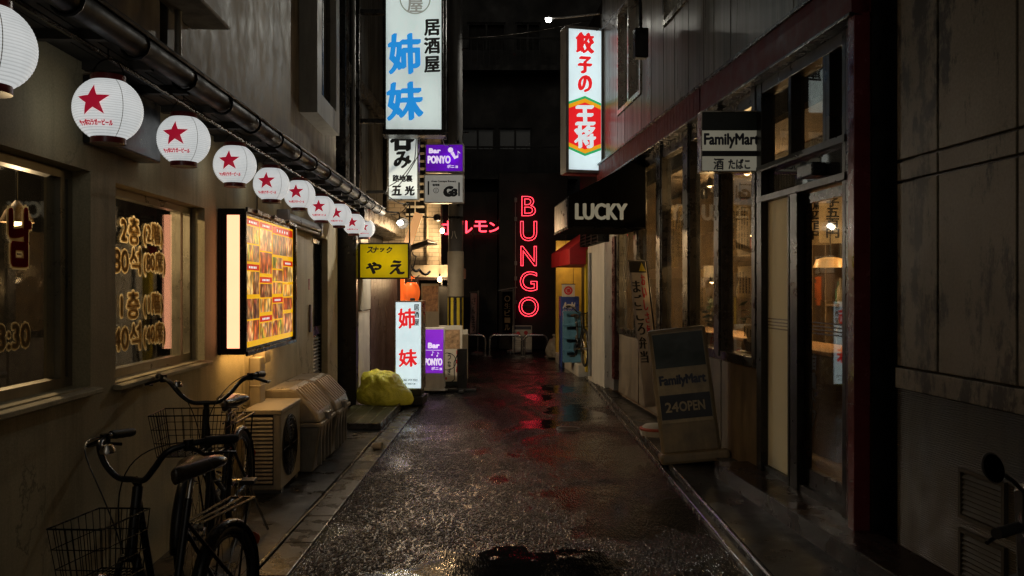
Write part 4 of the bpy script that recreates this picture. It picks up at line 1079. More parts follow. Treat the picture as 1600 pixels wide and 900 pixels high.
# black awning with LUCKY
Y = 10.5
lk = thing('black_awning', 'black canvas awning lettered LUCKY jutting from the shop front', 'awning', (10.9, .5, 2.4), Rt)
zb, zv, ztop = 2.35, 2.74, 3.22
MB().prismx([(.02, zb), (1.0, zb), (1.0, zv), (.1, ztop), (.02, ztop)], 10.48, 11.75).build('canopy', M['black_canvas'], lk, bevel=.008)
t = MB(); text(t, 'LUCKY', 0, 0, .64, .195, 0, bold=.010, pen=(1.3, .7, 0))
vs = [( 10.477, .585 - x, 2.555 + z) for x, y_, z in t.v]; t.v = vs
t.build('lettering', M['faint_glow'], lk)  # letters given a faint glow in place of light falling on them
MB().tube([(10.47, 1.0, zb), (11.76, 1.0, zb)], .014, 8).tube([(10.47, .03, zb), (10.47, 1.0, zb)], .012, 8).build('awning_frame', M['blackmetal'], lk)
MB().box(10.55, 11.7, 1.003, 1.006, zb+.02, zv-.02).build('valance', mat('glossy_valance', (.012, .01, .01), .35), lk)

# ------------------------------------------------------------------ street level signs, left
Y = 11.3; u = Y/1300
ss, sf_, yy = sign('standing_sign', 'white lit standing sign with two red characters on a black base', 'standing sign', at(641, Y), Y, .24, zt_(470, Y), 43*u, .30, R_(-3), M['face_cool'], M['alu'], .016, tubes=[(0, .36, 0, .86), (0, .92, 0, 1.36)], tr=.012)
def sx(px): return (px-641)*u
def sz(py): return zt_(py, Y)
t = MB(); text(t, '姉', sx(638.5), sz(497), 25*u, 30*u, yy, bold=.8*u, pen=BR, rot=.03); text(t, '妹', sx(640), sz(558), 27*u, 26*u, yy, bold=.8*u, pen=BR, rot=.03)
t.build('lettering', M['sign_red'], ss)
t = MB()
for c_, py in (('居', 480), ('酒', 491), ('屋', 503)): text(t, c_, sx(653.5), sz(py), 8*u, 9.5*u, yy, bold=.25*u, pen=BR)
text(t, '営業時間', sx(640), sz(592), 30*u, 4*u, yy); text(t, 'TEL 06-123-4567' if False else '年中無休', sx(640), sz(598), 26*u, 3.5*u, yy)
t.build('lettering', M['sign_black'], ss)
b = MB(); b.box(-.20, .20, -.19, .19, .03, .15); b.box(-.17, .17, -.15, .15, .15, .24)
b.build('base', M['black_rubber'], ss, bevel=.012)

Y = 12.7; u = Y/1300
ab = thing('purple_board_sign', 'tilted white framed board with purple bar panel behind the standing sign', 'board sign', (at(677, Y), Y, 0), W)
OFF[ab.name] = Vector((0, 0, 0)); ab.rotation_euler = (R_(-6), 0, R_(-4))
MB().box(-.17, .17, -.02, .02, .06, 1.0).build('board', M['white_paint'], ab, bevel=.012)
MB().box(-.145, .145, -.026, -.0205, .30, .965).build('purple_panel', M['sign_purple'], ab)
t = MB(); text(t, 'Bar', .0, .72, .17, .075, -.028, bold=.006); t.box(-.13, .13, -.0285, -.027, .645, .652); note(t, -.02, .575, .6, -.028); note(t, .06, .56, .6, -.028); text(t, 'PONYO', .0, .47, .26, .10, -.028, bold=.006); text(t, 'ポニョ', .05, .37, .16, .045, -.028, bold=.002)
t.build('lettering', M['sign_purple_letter'], ab)
b = MB(); b.box(-.19, .19, -.06, .25, .03, .06); b.box(-.15, -.12, .02, .22, .06, .09); b.box(.12, .15, .02, .22, .06, .09); b.tube([(-.14, .02, .9), (-.14, .24, .07)], .012, 6); b.tube([(.14, .02, .9), (.14, .24, .07)], .012, 6)
b.build('foot', M['white_metal'], ab, bevel=.004)

Y = 13.35; u = Y/1300
mp_ = thing('eel_poster_board', 'cream poster board with food photo and red and black writing by the striped pole', 'poster board', (at(704, Y), Y, 0), W)
OFF[mp_.name] = Vector((0, 0, 0)); mp_.rotation_euler = (R_(-4), 0, R_(3))
MB().box(-.19, .19, -.015, .015, .10, 1.0).build('board', M['paper'], mp_, bevel=.006)
t = MB(); t.quad((-.15, -.0165, .62), (.15, -.0165, .62), (.15, -.0165, .93), (-.15, -.0165, .93)); t.build('photo', mat('rice_bowl', (.42, .26, .13), .5, var=.6, scale=18, bmp=0), mp_)
t = MB(); circle(t, -.05, .42, .13, .142, -.0175, 36); vtext(t, 'うなぎ', -.02, .20, .56, .05, -.0175, bold=.003); t.build('lettering', M['ink'], mp_)
t = MB(); vtext(t, 'ひつまぶし', .12, .24, .60, .055, -.0175, bold=.005); t.quad((-.17, -.0175, .13), (-.06, -.0175, .13), (-.06, -.0175, .17), (-.17, -.0175, .16)); t.build('lettering', M['red_ink'], mp_)
b = MB(); b.box(-.16, -.12, -.02, .25, .0, .10); b.box(.12, .16, -.02, .25, .0, .10); b.tube([(0, .015, .9), (0, .25, .03)], .012, 6); b.box(-.17, .17, -.017, .02, .03, .1)
b.build('foot', M['green_panel'], mp_)
# second small board leaning behind it
mp2 = thing('food_poster_board', 'second cream food poster standing just behind the eel poster board', 'poster board', (at(712, 13.6), 13.62, 0), W)
OFF[mp2.name] = Vector((0, 0, 0))
MB().box(-.16, .20, -.012, .012, .12, .92).build('board', M['paper'], mp2)
MB().box(-.16, -.13, -.01, .2, 0, .12).box(.15, .18, -.01, .2, 0, .12).build('foot', M['black'], mp2)

bs = thing('black_sign_stand', 'narrow black stand on a flat cross foot next to the cream posters', 'stand', (at(722, 12.85), 12.85, 0), W)
OFF[bs.name] = Vector((0, 0, 0))
MB().box(-.075, .075, -.04, .04, .05, .66).box(-.06, .06, -.05, -.04, .30, .62).build('panel', M['black'], bs, bevel=.01)
MB().box(-.22, .22, -.05, .05, .0, .05).box(-.04, .04, -.25, .25, .0, .045).build('foot', M['black_rubber'], bs, bevel=.01)
MB().tube([(-.05, -.05, .62), (-.12, -.06, .45), (-.11, -.10, .2), (-.3, -.05, .04)], .008, 5).build('cable', M['cable'], bs)

# orange paper lantern, its bracket, and other clutter over the doors
ol = thing('orange_lantern', 'lit orange paper lantern hanging just above the white standing sign', 'paper lantern', (at(641, 12.2), 12.2, 1.5), W)
OFF[ol.name] = Vector((0, 0, 0)); ol.location = (at(643, 12.2), 12.2, zt_(457, 12.2))
pr = []
for i in range(33):
    z = -.145 + .29*i/32; pr.append((.125*math.sqrt(max(0, 1-(z/.165)**2))**.8 - (.002 if i % 2 else 0), z))
MB().lathe(pr, n=32).build('body', M['orange_paper'], ol, smooth=2)
MB().lathe([(.06, .145), (.06, .17), (.02, .17)], n=20).build('cap', M['black'], ol)
MB().lathe([(.02, -.17), (.06, -.17), (.06, -.145)], n=20).build('cap', M['black'], ol)
MB().box(-.16, -.10, -.02, .02, -.2, .22).box(-.16, .05, -.02, .02, .2, .24).tube([(0, 0, .17), (0, 0, .2)], .006, 6).build('bracket', M['orange_paper'], ol)
MB().lathe([(.03, -.02), (.04, 0), (.03, .02)], (.03, -.13, -.10), 12).build('plug', M['black'], ol)
kb = thing('flood_light', 'small lit spotlight with a round hood over the yellow snack sign', 'lamp', PX(625, 345, 12.0), W)
OFF[kb.name] = Vector((0, 0, 0))
MB().lathe([(.02, 0), (.06, .02), (.085, .12), (.08, .125), (.0, .10)], n=20, m=Matrix.Rotation(R_(115), 4, 'X') @ Matrix.Rotation(.5, 4, 'Y')).build('hood', M['blackmetal'], kb, smooth=True)
MB().lathe([(.001, -.035), (.035, -.025), (.05, 0), (.03, .03), (.001, .04)], (.02, -.13, -.04), 16).build('bulb', M['lamp_lens'], kb, smooth=True)
lamp_light(kb, (.03, -.20, -.07), 100, (1., .86, .66))
MB().tube([(0, 0, 0), (-.02, .05, .12), (-.25, .06, .14)], .012, 6).build('arm', M['blackmetal'], kb)
tl = thing('tilted_lit_board', 'orange lit plank tilted between the spotlight and the tiled wall', 'board', PX(645, 357, 12.6), W)
OFF[tl.name] = Vector((0, 0, 0)); tl.rotation_euler = (0, R_(20), 0)
MB().box(-.055, .075, -.02, .02, -.24, .25).build('plank', em('orange_lit_board', (.85, .42, .16), .75, dirt=.1), tl, bevel=.006)  # plank's own glow stands in for orange light falling on it
MB().box(-.05, .07, .02, .06, -.2, .2).build('backing', M['blackmetal'], tl)
def bare_bulb(label, px, py, Y, top, watts):
    x, y, z = PX(px, py, Y); o = thing('bare_bulb', label, 'light bulb', (x, y, z), W, 'warm bulbs by the far shops')
    OFF[o.name] = Vector((0, 0, 0))
    MB().lathe([(.001, -.045), (.03, -.035), (.042, 0), (.03, .035), (.015, .05)], n=16).build('bulb', M['bulb'], o, smooth=True)
    MB().lathe([(.018, .05), (.018, .10), (.008, .11)], n=12).tube([(0, 0, .1), (0, 0, top)], .005, 6).build('socket', M['black'], o)
    lamp_light(o, (0, -.06, -.03), watts, (1., .66, .34))
bare_bulb('bright warm bulb beside the pole just left of the red katakana', 691, 361, 14.9, .5, 90)
bare_bulb('bright warm bulb hanging above the dim round sign in the doorway', 687, 437, 15.15, .09, 15)
bare_bulb('warm bulb above the red canopy on the right, in front of the yellow wall', 884, 390, 17.6, .3, 10)
rs = thing('round_sign', 'dim round sign in the doorway behind the standing signs', 'sign', PX(690, 478, 15.4), W)
OFF[rs.name] = Vector((0, 0, 0))
MB().lathe([(.36, -.02), (.38, 0), (.36, .02)], n=36, m=Matrix.Rotation(R_(90), 4, 'X')).build('disc', M['far_trim'], rs, smooth=True)
MB().box(-.01, .01, .02, .1, .3, .6).build('bracket', M['black'], rs)
fp = thing('food_photo_panel', 'lit food photo panel half hidden behind the white standing sign', 'poster', PX(672, 478, 14.9), W)
OFF[fp.name] = Vector((0, 0, 0))
MB().box(-.16, .16, 0, .02, -.40, .40).build('panel', M['pole_wrap'], fp)
MB().quad((-.14, -.002, -.1), (.14, -.002, -.1), (.14, -.002, .36), (-.14, -.002, .36)).build('photo', mat('food_photo', (.34, .17, .07), .5, var=.7, scale=14, bmp=0), fp)
MB().box(-.02, .02, .02, .3, -.8, .38).build('post', M['black'], fp)
cam2 = thing('round_mirror', 'small round black lamp on an arm above the brightest warm bulb', 'lamp', PX(683, 340, 14.6), W)
OFF[cam2.name] = Vector((0, 0, 0))
MB().lathe([(.001, -.07), (.05, -.05), (.068, 0), (.05, .05), (.001, .07)], n=20).build('hood', M['black_paint'], cam2, smooth=True)
MB().tube([(0, 0, 0), (-.45, .05, .02)], .012, 6).build('arm', M['black'], cam2)

# loose cables on the left
def cable(label, pts, r=.007):
    P = []
    for a, b in zip(pts, pts[1:]):
        for i in range(10):
            t_ = i/10; P.append(tuple(a[k_] + (b[k_]-a[k_])*t_ - (.06*math.sin(math.pi*t_) if k_ == 2 else 0) for k_ in range(3)))
    P.append(pts[-1])
    MB().tube(P, r, 5).build('cable', M['cable'], label=label, cat='cable', group='loose cables by the signs')
cable('black cable looping across the white brush-lettered sign', [PX(652, 190, 12.1), PX(648, 250, 12.1), PX(606, 292, 12.1), PX(600, 300, 12.2)])
cable('thin black cable across the lower corner of the brush-lettered sign', [PX(660, 180, 12.05), PX(655, 240, 12.05), PX(612, 300, 12.05)])
cable('cable drooping from the brush-lettered sign toward the spotlight', [PX(600, 300, 12.1), PX(640, 318, 12.1), PX(610, 335, 12.1)])
cable('cable crossing from the tall blue lettered sign down to the pole', [PX(690, 214, 12), PX(700, 226, 13), PX(712, 222, 13.7)])
cable('long sagging wire from the pole high over to the gyoza sign', [PX(716, 60, 13.9), PX(930, 30, 13.2)])
cable('wire dropping from the top of the metal panels to the gyoza sign', [PX(1000, -40, 10.6), PX(960, 20, 12.0), PX(932, 48, 12.9)])
cable('second thinner wire crossing the upper metal panels', [PX(1060, -60, 9.6), PX(985, 15, 11.2), PX(940, 30, 12.9)], .005)
cable('twisted bundle of wires behind the yellow snack sign', [PX(640, 380, 11.6), PX(650, 400, 11.8), PX(640, 425, 11.9), PX(655, 430, 12.2)], .009)
cable('thick black conduit curving above the orange lantern', [PX(640, 412, 12.0), PX(655, 421, 12.1), PX(672, 424, 12.3)], .02)

mh = thing('valve_cover', 'small round iron cover set in the wet asphalt beyond the puddles', 'cover', (at(888, 9.45), 9.45, 0), W)
mc = (at(888, 9.45), 9.45, 0)
MB().lathe([(.001, .007), (.10, .007), (.105, .002)], mc, 32).build('lid', M['gutter_metal'], mh)
MB().lathe([(.115, .001), (.118, .009), (.135, .009), (.14, .001)], mc, 32).build('ring', M['grey_metal'], mh)

# ------------------------------------------------------------------ far end of the alley
def neon_outline(s, cx, cz, w_, h_, y):
    cu = bpy.data.curves.new('t', 'FONT'); cu.body = s; cu.size = 1; cu.fill_mode = 'NONE'; cu.bevel_depth = .010; cu.bevel_resolution = 1; cu.resolution_u = 4
    ob = bpy.data.objects.new('t', cu); COL.objects.link(ob); dg = bpy.context.evaluated_depsgraph_get(); dg.update()
    e = ob.evaluated_get(dg); me = e.to_mesh(); vs = [v.co.copy() for v in me.vertices]; fs = [list(p.vertices) for p in me.polygons]
    e.to_mesh_clear(); bpy.data.objects.remove(ob)
    x0 = min(v.x for v in vs); x1 = max(v.x for v in vs); y0 = min(v.y for v in vs); y1 = max(v.y for v in vs)
    return MB().add([(cx + ((v.x-x0)/(x1-x0)-.5)*w_, y - v.z*.8, cz + ((v.y-y0)/(y1-y0)-.5)*h_) for v in vs], fs)
Y = 21.4; u = Y/1300
bn = thing('neon_letters_sign', 'vertical red neon sign spelling BUNGO at the end of the alley', 'neon sign', (at(826, Y), Y, zt_(497, Y)), W)
OFF[bn.name] = Vector((0, 0, 0)); bn.location = (0, 0, 0)
for ch, py, ww in (('B', 322, 22), ('U', 361, 26), ('N', 400, 25), ('G', 439.5, 27), ('O', 479.5, 31)):
    neon_outline(ch, at(826, Y), zt_(py, Y), ww*u, 31*u, Y).build('neon_letter', M['neon_red'], bn, smooth=2)
b = MB()
for py in (312, 342, 411, 435, 472): b.box(at(804, Y), at(808, Y), Y+.0, Y+.15, zt_(py+3, Y), zt_(py-3, Y))
b.box(at(805, Y), at(806, Y), Y+.05, Y+.15, zt_(498, Y), zt_(308, Y))
b.build('transformer', M['grey_metal'], bn)
for py in (322, 361, 400, 439, 479): MB().box(at(816, Y), at(836, Y), Y+.03, Y+.19, zt_(py+2, Y), zt_(py-2, Y)).build('standoff', M['black'], bn)
Y = 22.3; u = Y/1300
hn = thing('katakana_neon_sign', 'red katakana neon sign partly hidden behind the pole', 'neon sign', (0, 0, 0), W)
for ch, px, py, ww, hh in (('ホ', 700, 356, 24, 21), ('ル', 727, 355, 22, 19), ('モ', 751, 354, 20, 17), ('ン', 774, 355, 19, 15)):
    t = MB(); text(t, ch, at(px, Y), zt_(py, Y), ww*u, hh*u, Y, bold=.006); t.build('neon_letter', M['neon_red'], hn)
b = MB(); b.box(at(686, Y), at(786, Y), Y+.05, Y+.08, zt_(366, Y), zt_(364, Y)); b.box(at(686, Y), at(786, Y), Y+.05, Y+.08, zt_(346, Y), zt_(344, Y))
for px in (690, 738, 784): b.box(at(px, Y), at(px, Y)+.03, Y+.05, Y+.27, zt_(368, Y), zt_(342, Y))
b.build('rail', M['black'], hn)
# barriers
def barrier(label, p0, p1, Y0):
    x0, x1 = at(p0, Y0), at(p1, Y0); h_ = .50; r_ = .11; pts = [(x0, Y0, 0), (x0, Y0, h_-r_)]
    pts += [(x0+r_-r_*math.cos(a), Y0, h_-r_+r_*math.sin(a)) for a in [math.pi/2*i/6 for i in range(1, 7)]]
    pts += [(x1-r_+r_*math.sin(a), Y0, h_-r_+r_*math.cos(a)) for a in [math.pi/2*i/6 for i in range(0, 7)]] + [(x1, Y0, 0)]
    o = thing('street_barrier', label, 'barrier', ((x0+x1)/2, Y0, 0), W, 'steel barriers across the alley end')
    MB().tube(pts, .032, 10).build('rail', M['steel'], o, smooth=True)
    f = MB()
    for x in (x0, x1): f.lathe([(.065, 0), (.065, .012), (.034, .02)], (x, Y0, 0), 14)
    f.build('foot_plate', M['grey_metal'], o)
barrier('steel hoop barrier closest to the striped pole', 722, 758, 19.4)
barrier('middle steel hoop barrier in front of the menu board', 765, 816, 19.4)
barrier('steel hoop barrier nearest the grey rubbish bag', 819, 855, 19.4)
mb2 = thing('menu_stand', 'white menu stand in front of the neon letters behind the barriers', 'menu board', (at(816, 20.4), 20.4, 0), W)
OFF[mb2.name] = Vector((0, 0, 0)); mb2.rotation_euler = (R_(-5), 0, 0)
MB().box(-.24, .24, -.02, .02, .02, .68).build('board', M['white_paint'], mb2, bevel=.008)
t = MB(); t.box(-.22, .22, -.0225, -.0205, .58, .66); text(t, 'お品書き', .0, .40, .3, .05, -.022); 
for i in range(5): t.box(-.18, .12 - .03*(i % 3), -.022, -.0205, .10 + i*.05, .108 + i*.05)
t.build('lettering', M['navy_ink'], mb2)
t = MB(); circle(t, -.10, .48, .001, .05, -.023, 16); circle(t, .09, .50, .001, .05, -.023, 16); t.build('photo', M['red_ink'], mb2)
MB().tube([(-.2, .02, .6), (-.2, .25, .0)], .012, 6).tube([(.2, .02, .6), (.2, .25, .0)], .012, 6).build('leg', M['black'], mb2)
def nobori(name, label, px0, px1, py0, py1, Y, cm, im, word, lean, arm=False):
    x0, x1 = at(px0, Y), at(px1, Y); z0, z1 = zt_(py1, Y), zt_(py0, Y); o = thing(name, label, 'banner', ((x0+x1)/2, Y, 0), W)
    OFF[o.name] = Vector((0, 0, 0)); o.location = (0, 0, 0)
    def P(a, b): return (x0 + (x1-x0)*a + lean*(b), Y + .05*math.sin(b*5 + a*3) + .03*a, z0 + (z1-z0)*b)
    m = MB(); nx, nz = 6, 18; vs = [P(i/nx, j/nz) for j in range(nz+1) for i in range(nx+1)]
    m.add(vs, [(j*(nx+1)+i, j*(nx+1)+i+1, (j+1)*(nx+1)+i+1, (j+1)*(nx+1)+i) for j in range(nz) for i in range(nx)])
    c_ = m.build('cloth', cm, o, smooth=2); sd = c_.modifiers.new('thick', 'SOLIDIFY'); sd.thickness = .004; sd.offset = 1
    t = MB(); n_ = len(word)
    for i, ch in enumerate(word):
        vs_, fs_, asp = glyphs(ch); b0 = .06 + .88*(n_-1-i)/n_; hh = .80*.88/n_
        for e in (0, .03): t.add([tuple(Vector(P(.22 + .56*a + e, b0 + hh*b)) + Vector((0, -.008 - e*.02, 0))) for a, b in vs_], fs_)
    t.build('lettering', im, o)
    xs = x0 if lean <= 0 or arm else x1
    pm = MB(); pm.tube([(x1 + lean + .03, Y+.03, z1+.06), (x1+.03 + (lean*.2), Y+.03, .0)], .014, 8); pm.tube([(x0 + lean - .03, Y, z1+.02), (x1 + lean + .05, Y+.03, z1+.03)], .010, 6)
    pm.lathe([(.16, 0), (.16, .05), (.05, .08)], (x1+.03, Y+.03, 0), 18)
    pm.build('banner_pole', M['grey_metal'], o)
    return o
nobori('banner_flag', 'pale pink banner flag with dark writing behind the steel barriers', 734, 744, 458, 522, 19.9, mat('pink_cloth', (.42, .30, .30), .7, var=.1, bmp=0), M['ink'], 'さん生ラ', .02)
nobori('banner_flag', 'black banner flag with pale gold writing left of the red neon', 785, 800, 456, 520, 20.6, M['black_canvas'], mat('gold_letter', (.32, .22, .12), .5, bmp=0), '○生ビール', 0)
tpl = MB(); tpl.tube([(at(778, 20.3), 20.3, zt_(454, 20.3)), (at(808, 20.3), 20.3, zt_(449, 20.3))], .014, 8); tpl.tube([(at(803, 20.3), 20.3, 0), (at(803, 20.3), 20.3, zt_(449, 20.3))], .016, 8)
tpl.build('sign_post', M['grey_metal'], label='thin metal T post beside the black banner flag', cat='post')
# rubbish bags
def blob(name, mat_, label, c, rx, ry, rz, seed, rough, cat='rubbish bag', tie=True, lobes=()):
    o = thing(name, label, cat, c, W); OFF[o.name] = Vector((0, 0, 0))
    bm = bmesh.new(); bmesh.ops.create_icosphere(bm, subdivisions=5, radius=1)
    for v in bm.verts:
        p = v.co.copy(); d = p.normalized()
        k_ = 1 + .16*mnoise.noise(d*1.6 + Vector((seed, 0, 0)))
        rg = abs(mnoise.noise(d*4.5 + Vector((0, seed, 0)))); k_ -= rough*.11*(1-rg)**4
        k_ += rough*.018*mnoise.noise(d*11 + Vector((0, 0, seed)))
        if not tie:                                      # gathers running out from the twisted neck
            nk = Vector((-.25, -.35, .9)).normalized(); e1 = nk.cross(Vector((0, 1, 0))).normalized(); e2 = nk.cross(e1)
            az = math.atan2(d.dot(e2), d.dot(e1)); away = (d - nk).length
            k_ += .045*math.sin(az*7 + 3*mnoise.noise(d*2.3))*math.exp(-((away-.55)/.55)**2) + .022*math.sin(az*17 + 5*mnoise.noise(d*3))*math.exp(-((away-.4)/.4)**2)
            k_ -= .05*abs(mnoise.noise(d*3.1 + Vector((7, 0, 0))))*max(0, 1-away*.4)
        for (lx, ly, lz, am, sp_) in lobes: k_ += am*math.exp(-((d - Vector((lx, ly, lz)).normalized()).length/sp_)**2)
        q_ = d*k_; z = q_.z
        if z < -.55: z = -.55 - (abs(z)-.55)*.15
        v.co = Vector((q_.x*rx, q_.y*ry, (z+.62)*rz/1.5))
    me = bpy.data.meshes.new('bag'); bm.to_mesh(me); bm.free(); me.materials.append(mat_); me.polygons.foreach_set('use_smooth', [True]*len(me.polygons))
    b_ = bpy.data.objects.new('bag', me); COL.objects.link(b_); b_.parent = o
    if tie:
        MB().lathe([(.05, -.02), (.018, .02), (.05, .07), (.035, .09), (.01, .06)], (0, -.02, rz*1.08), 14).build('knot', mat_, o, smooth=True)
    return o
def plastic(name, col, tr):
    m, n, l, p = newmat(name); p.inputs['Roughness'].default_value = .24
    f = noise(n, l, coords(n, l), 4, 5, .6); l.new(ramp(n, l, f, [(.3, tuple(x*.8 for x in col)), (.6, col)]), p.inputs['Base Color'])
    if tr: p.inputs['Subsurface Weight'].default_value = tr; p.inputs['Subsurface Radius'].default_value = (.08, .08, .03); p.inputs['Subsurface Scale'].default_value = .4
    bump(n, l, p, noise(n, l, coords(n, l, (1, 1, 1.6)), 16, 5, .7, 2.), .6, .02); return m
yb = PX(594, 634, 11.0)
blob('rubbish_bag', plastic('yellow_plastic', (.88, .86, .10), .22), 'crumpled yellow green plastic bag slumped beside the standing sign', (at(596, 11.0), 11.05, .05), .33, .30, .41, 2.3, .5, tie=False, lobes=[(-.35, 0, .9, .22, .6), (.9, -.2, -.45, .35, .6)])
blob('rubbish_bag', M['tan_sack'], 'knotted pale grey rubbish bag on the road by the blue cabinet', (at(866, 18.9), 18.9, .01), .19, .19, .42, 5.1, .8)

# ------------------------------------------------------------------ right side, far clutter
Y = 16.6; u = Y/1300
vm = thing('blue_cabinet', 'tall blue cabinet with white beer lettering below the red canopy', 'cabinet', (at(890, Y), Y, 0), W)
OFF[vm.name] = Vector((0, 0, 0)); vm.location = (0, 0, 0)
MB().box(at(876, Y), at(905, Y), Y, Y+.6, .0, zt_(463, Y)).build('body', M['blue_cabinet'], vm, bevel=.012)
t = MB(); text(t, 'Asahi', at(889, Y), zt_(477, Y), 19*u, 9*u, Y-.003, bold=.008, shear=.25); text(t, 'アサヒ生ビール', at(889, Y), zt_(485, Y), 19*u, 3*u, Y-.003, bold=.001); t.build('lettering', M['white_paint'], vm)
MB().box(at(878, Y), at(903, Y), Y-.01, Y, .02, .16).build('kick_panel', M['black'], vm)
hf = thing('hanging_cloth', 'small white cloth with a red round emblem hung above the blue cabinet', 'banner', PX(888, 454, 16.3), W); OFF[hf.name] = Vector((0, 0, 0))
MB().box(-.125, .125, -.004, .004, -.12, .12).build('cloth', M['white_paint'], hf)
t = MB(); circle(t, 0, 0, .055, .085, -.006, 24); text(t, '福', 0, 0, .08, .08, -.006, bold=.004); t.build('emblem', M['red_ink'], hf)
MB().tube([(-.14, 0, .125), (.14, 0, .125)], .008, 6).tube([(.1, 0, .125), (.1, .05, .45)], .005, 5).build('rod', M['black'], hf)
Y = 15.5
def crate(label, x, z, wid):
    o = thing('bottle_crate', label, 'crate', (x, Y, z), W, 'blue bottle crates by the blue cabinet'); OFF[o.name] = Vector((0, 0, 0))
    c_ = MB(); h_ = .235
    c_.wall(-wid/2, wid/2, 0, h_, -.15, -.135, [(-wid*.3, wid*.3, .13, .19)]); c_.wall(-wid/2, wid/2, 0, h_, .135, .15); c_.box(-wid/2, -wid/2+.015, -.135, .135, 0, h_); c_.box(wid/2-.015, wid/2, -.135, .135, 0, h_); c_.box(-wid/2+.015, wid/2-.015, -.135, .135, 0, .012)
    c_.box(-wid/2-.006, wid/2+.006, -.157, -.15, h_-.03, h_)
    c_.build('crate_shell', M['blue_crate'], o, bevel=.004)
for i, lab in enumerate(['lowest blue bottle crate on the white platform', 'second blue bottle crate from the platform, in the stack by the blue cabinet', 'third blue bottle crate up, under the topmost one', 'topmost blue bottle crate of the stack by the bicycles']):
    crate(lab, at(893, Y), .225 + i*.236, .32)

# ------------------------------------------------------------------ left: air conditioner unit, bins, grating
ac = thing('air_conditioner', 'beige outdoor air conditioner unit standing between the bicycles and bins', 'air conditioner', (6.66, -.2, .03), L)
a0, a1, ad0, ad1, az0, az1 = 6.32, 7.0, -.345, -.06, .06, .665
b = MB(); b.box(a0, a1, ad0, ad1, az0, az1)
b.build('casing', M['beige'], ac, bevel=.012)
MB().box(a0-.008, a1+.008, ad0-.008, ad1, az1-.03, az1+.008).build('top_cover', M['beige'], ac, bevel=.008)
g = MB()
for i in range(17): g.prism([(a0-.002, .12 + i*.03), (a0-.012, .115 + i*.03), (a0-.012, .122 + i*.03), (a0-.002, .138 + i*.03)], ad0+.06, ad1-.02)
g.build('side_grille', M['beige'], ac)
MB().box(a0-.0035, a0-.001, ad0+.055, ad1-.015, .10, .645).build('side_recess', M['black'], ac)
fg = MB()
cx_, cz_ = 6.60, .36
for r_ in (.06, .09, .12, .15, .18, .21, .235): fg.tube([(cx_ + r_*math.cos(a), ad0-.012, cz_ + r_*math.sin(a)) for a in [2*math.pi*i/32 for i in range(32)]], .003, 4, closed=True)
for i in range(8): fg.tube([(cx_ + .05*math.cos(i*math.pi/4), ad0-.013, cz_ + .05*math.sin(i*math.pi/4)), (cx_ + .24*math.cos(i*math.pi/4), ad0-.012, cz_ + .24*math.sin(i*math.pi/4))], .003, 4)
fg.build('fan_grille', M['black'], ac)
MB().lathe([(.001, 0), (.24, 0.0)], (cx_, ad0-.002, cz_), 32, m=Matrix.Rotation(R_(90), 4, 'X')).build('fan_opening', M['black'], ac)
MB().box(a0+.05, a0+.13, ad0+.01, ad1, .028, .062).box(a1-.13, a1-.05, ad0+.01, ad1, .028, .062).build('foot', M['grey_metal'], ac)
def bin_(label, s0, s1):
    o = thing('waste_bin', label, 'waste bin', ((s0+s1)/2, -.3, .03), L, 'large waste bins by the wall')
    fx = lambda s: -(.235 + .0365*s)                                  # front line runs straight down the alley
    d0 = fx((s0+s1)/2); back = -.03
    bb = MB(); bb.prismx([(d0+.07, .03), (back, .03), (back, .42), (d0+.01, .42)], s0+.015, s1-.015)
    bb.build('body', M['bin_base'], o, bevel=.015)
    MB().box(s0, s1, d0-.012, back, .415, .45).build('rim', M['bin'], o, bevel=.008)
    MB().prismx([(d0, .452), (back, .452), (back, .735), (d0+.27, .745), (d0+.21, .725), (d0+.03, .53)], s0+.006, s1-.006).build('lid', M['bin'], o, bevel=.022)
    rb_ = MB(); n_ = 7
    for i in range(n_):
        a = s0+.07 + i*(s1-s0-.14)/(n_-1)
        rb_.prismx([(d0+.028, .545), (d0+.022, .552), (d0+.195, .732), (d0+.225, .742), (d0+.21, .72)], a-.014, a+.014)
    rb_.build('lid_ribs', M['bin'], o, bevel=.006)
    MB().box((s0+s1)/2-.07, (s0+s1)/2+.07, d0-.02, d0+.02, .44, .51).build('latch', M['grey_metal'], o, bevel=.006)
    bp = MB()
    for i in range(4): bp.box(s0+.1+i*(s1-s0-.2)/3-.012, s0+.1+i*(s1-s0-.2)/3+.012, d0+.012, d0+.045, .08, .40)
    bp.build('body_ribs', M['bin_base'], o)
bin_('beige waste bin with ribbed sloping lid right beside the air conditioner', 7.05, 7.73)
bin_('beige waste bin with ribbed sloping lid nearer the yellow bag', 7.75, 8.43)
gt = thing('drain_grating', 'low green grating platform in front of the yellow bag', 'grating', (-1.75, 9.9, .03))
b = MB(); b.box(-2.1, -1.47, 9.25, 10.9, .03, .055)
for i in range(24): b.box(-2.08, -1.49, 9.28 + i*.068, 9.32 + i*.068, .055, .068)
for x in (-1.95, -1.78, -1.62): b.box(x-.008, x+.008, 9.26, 10.88, .055, .072)
b.build('grate', mat('moss_metal', (.14, .15, .08), .4, .2, var=.3, dirt=.3), gt)
MB().box(-2.12, -1.455, 9.22, 9.26, .03, .10).box(-1.475, -1.455, 9.26, 10.92, .03, .10).build('edge', M['kerb'], gt, bevel=.004)
cup = MB(); cp = PX(590, 707, 8.2)
cup.lathe([(.028, -.05), (.034, .05), (.030, .05), (.025, -.04)], (cp[0], cp[1], .045), 16, m=Matrix.Rotation(R_(85), 4, 'Y') @ Matrix.Rotation(.3, 4, 'X'))
cup.build('paper_cup', M['paper'], label='crushed paper cup lying on the left kerb', cat='cup', smooth=True)

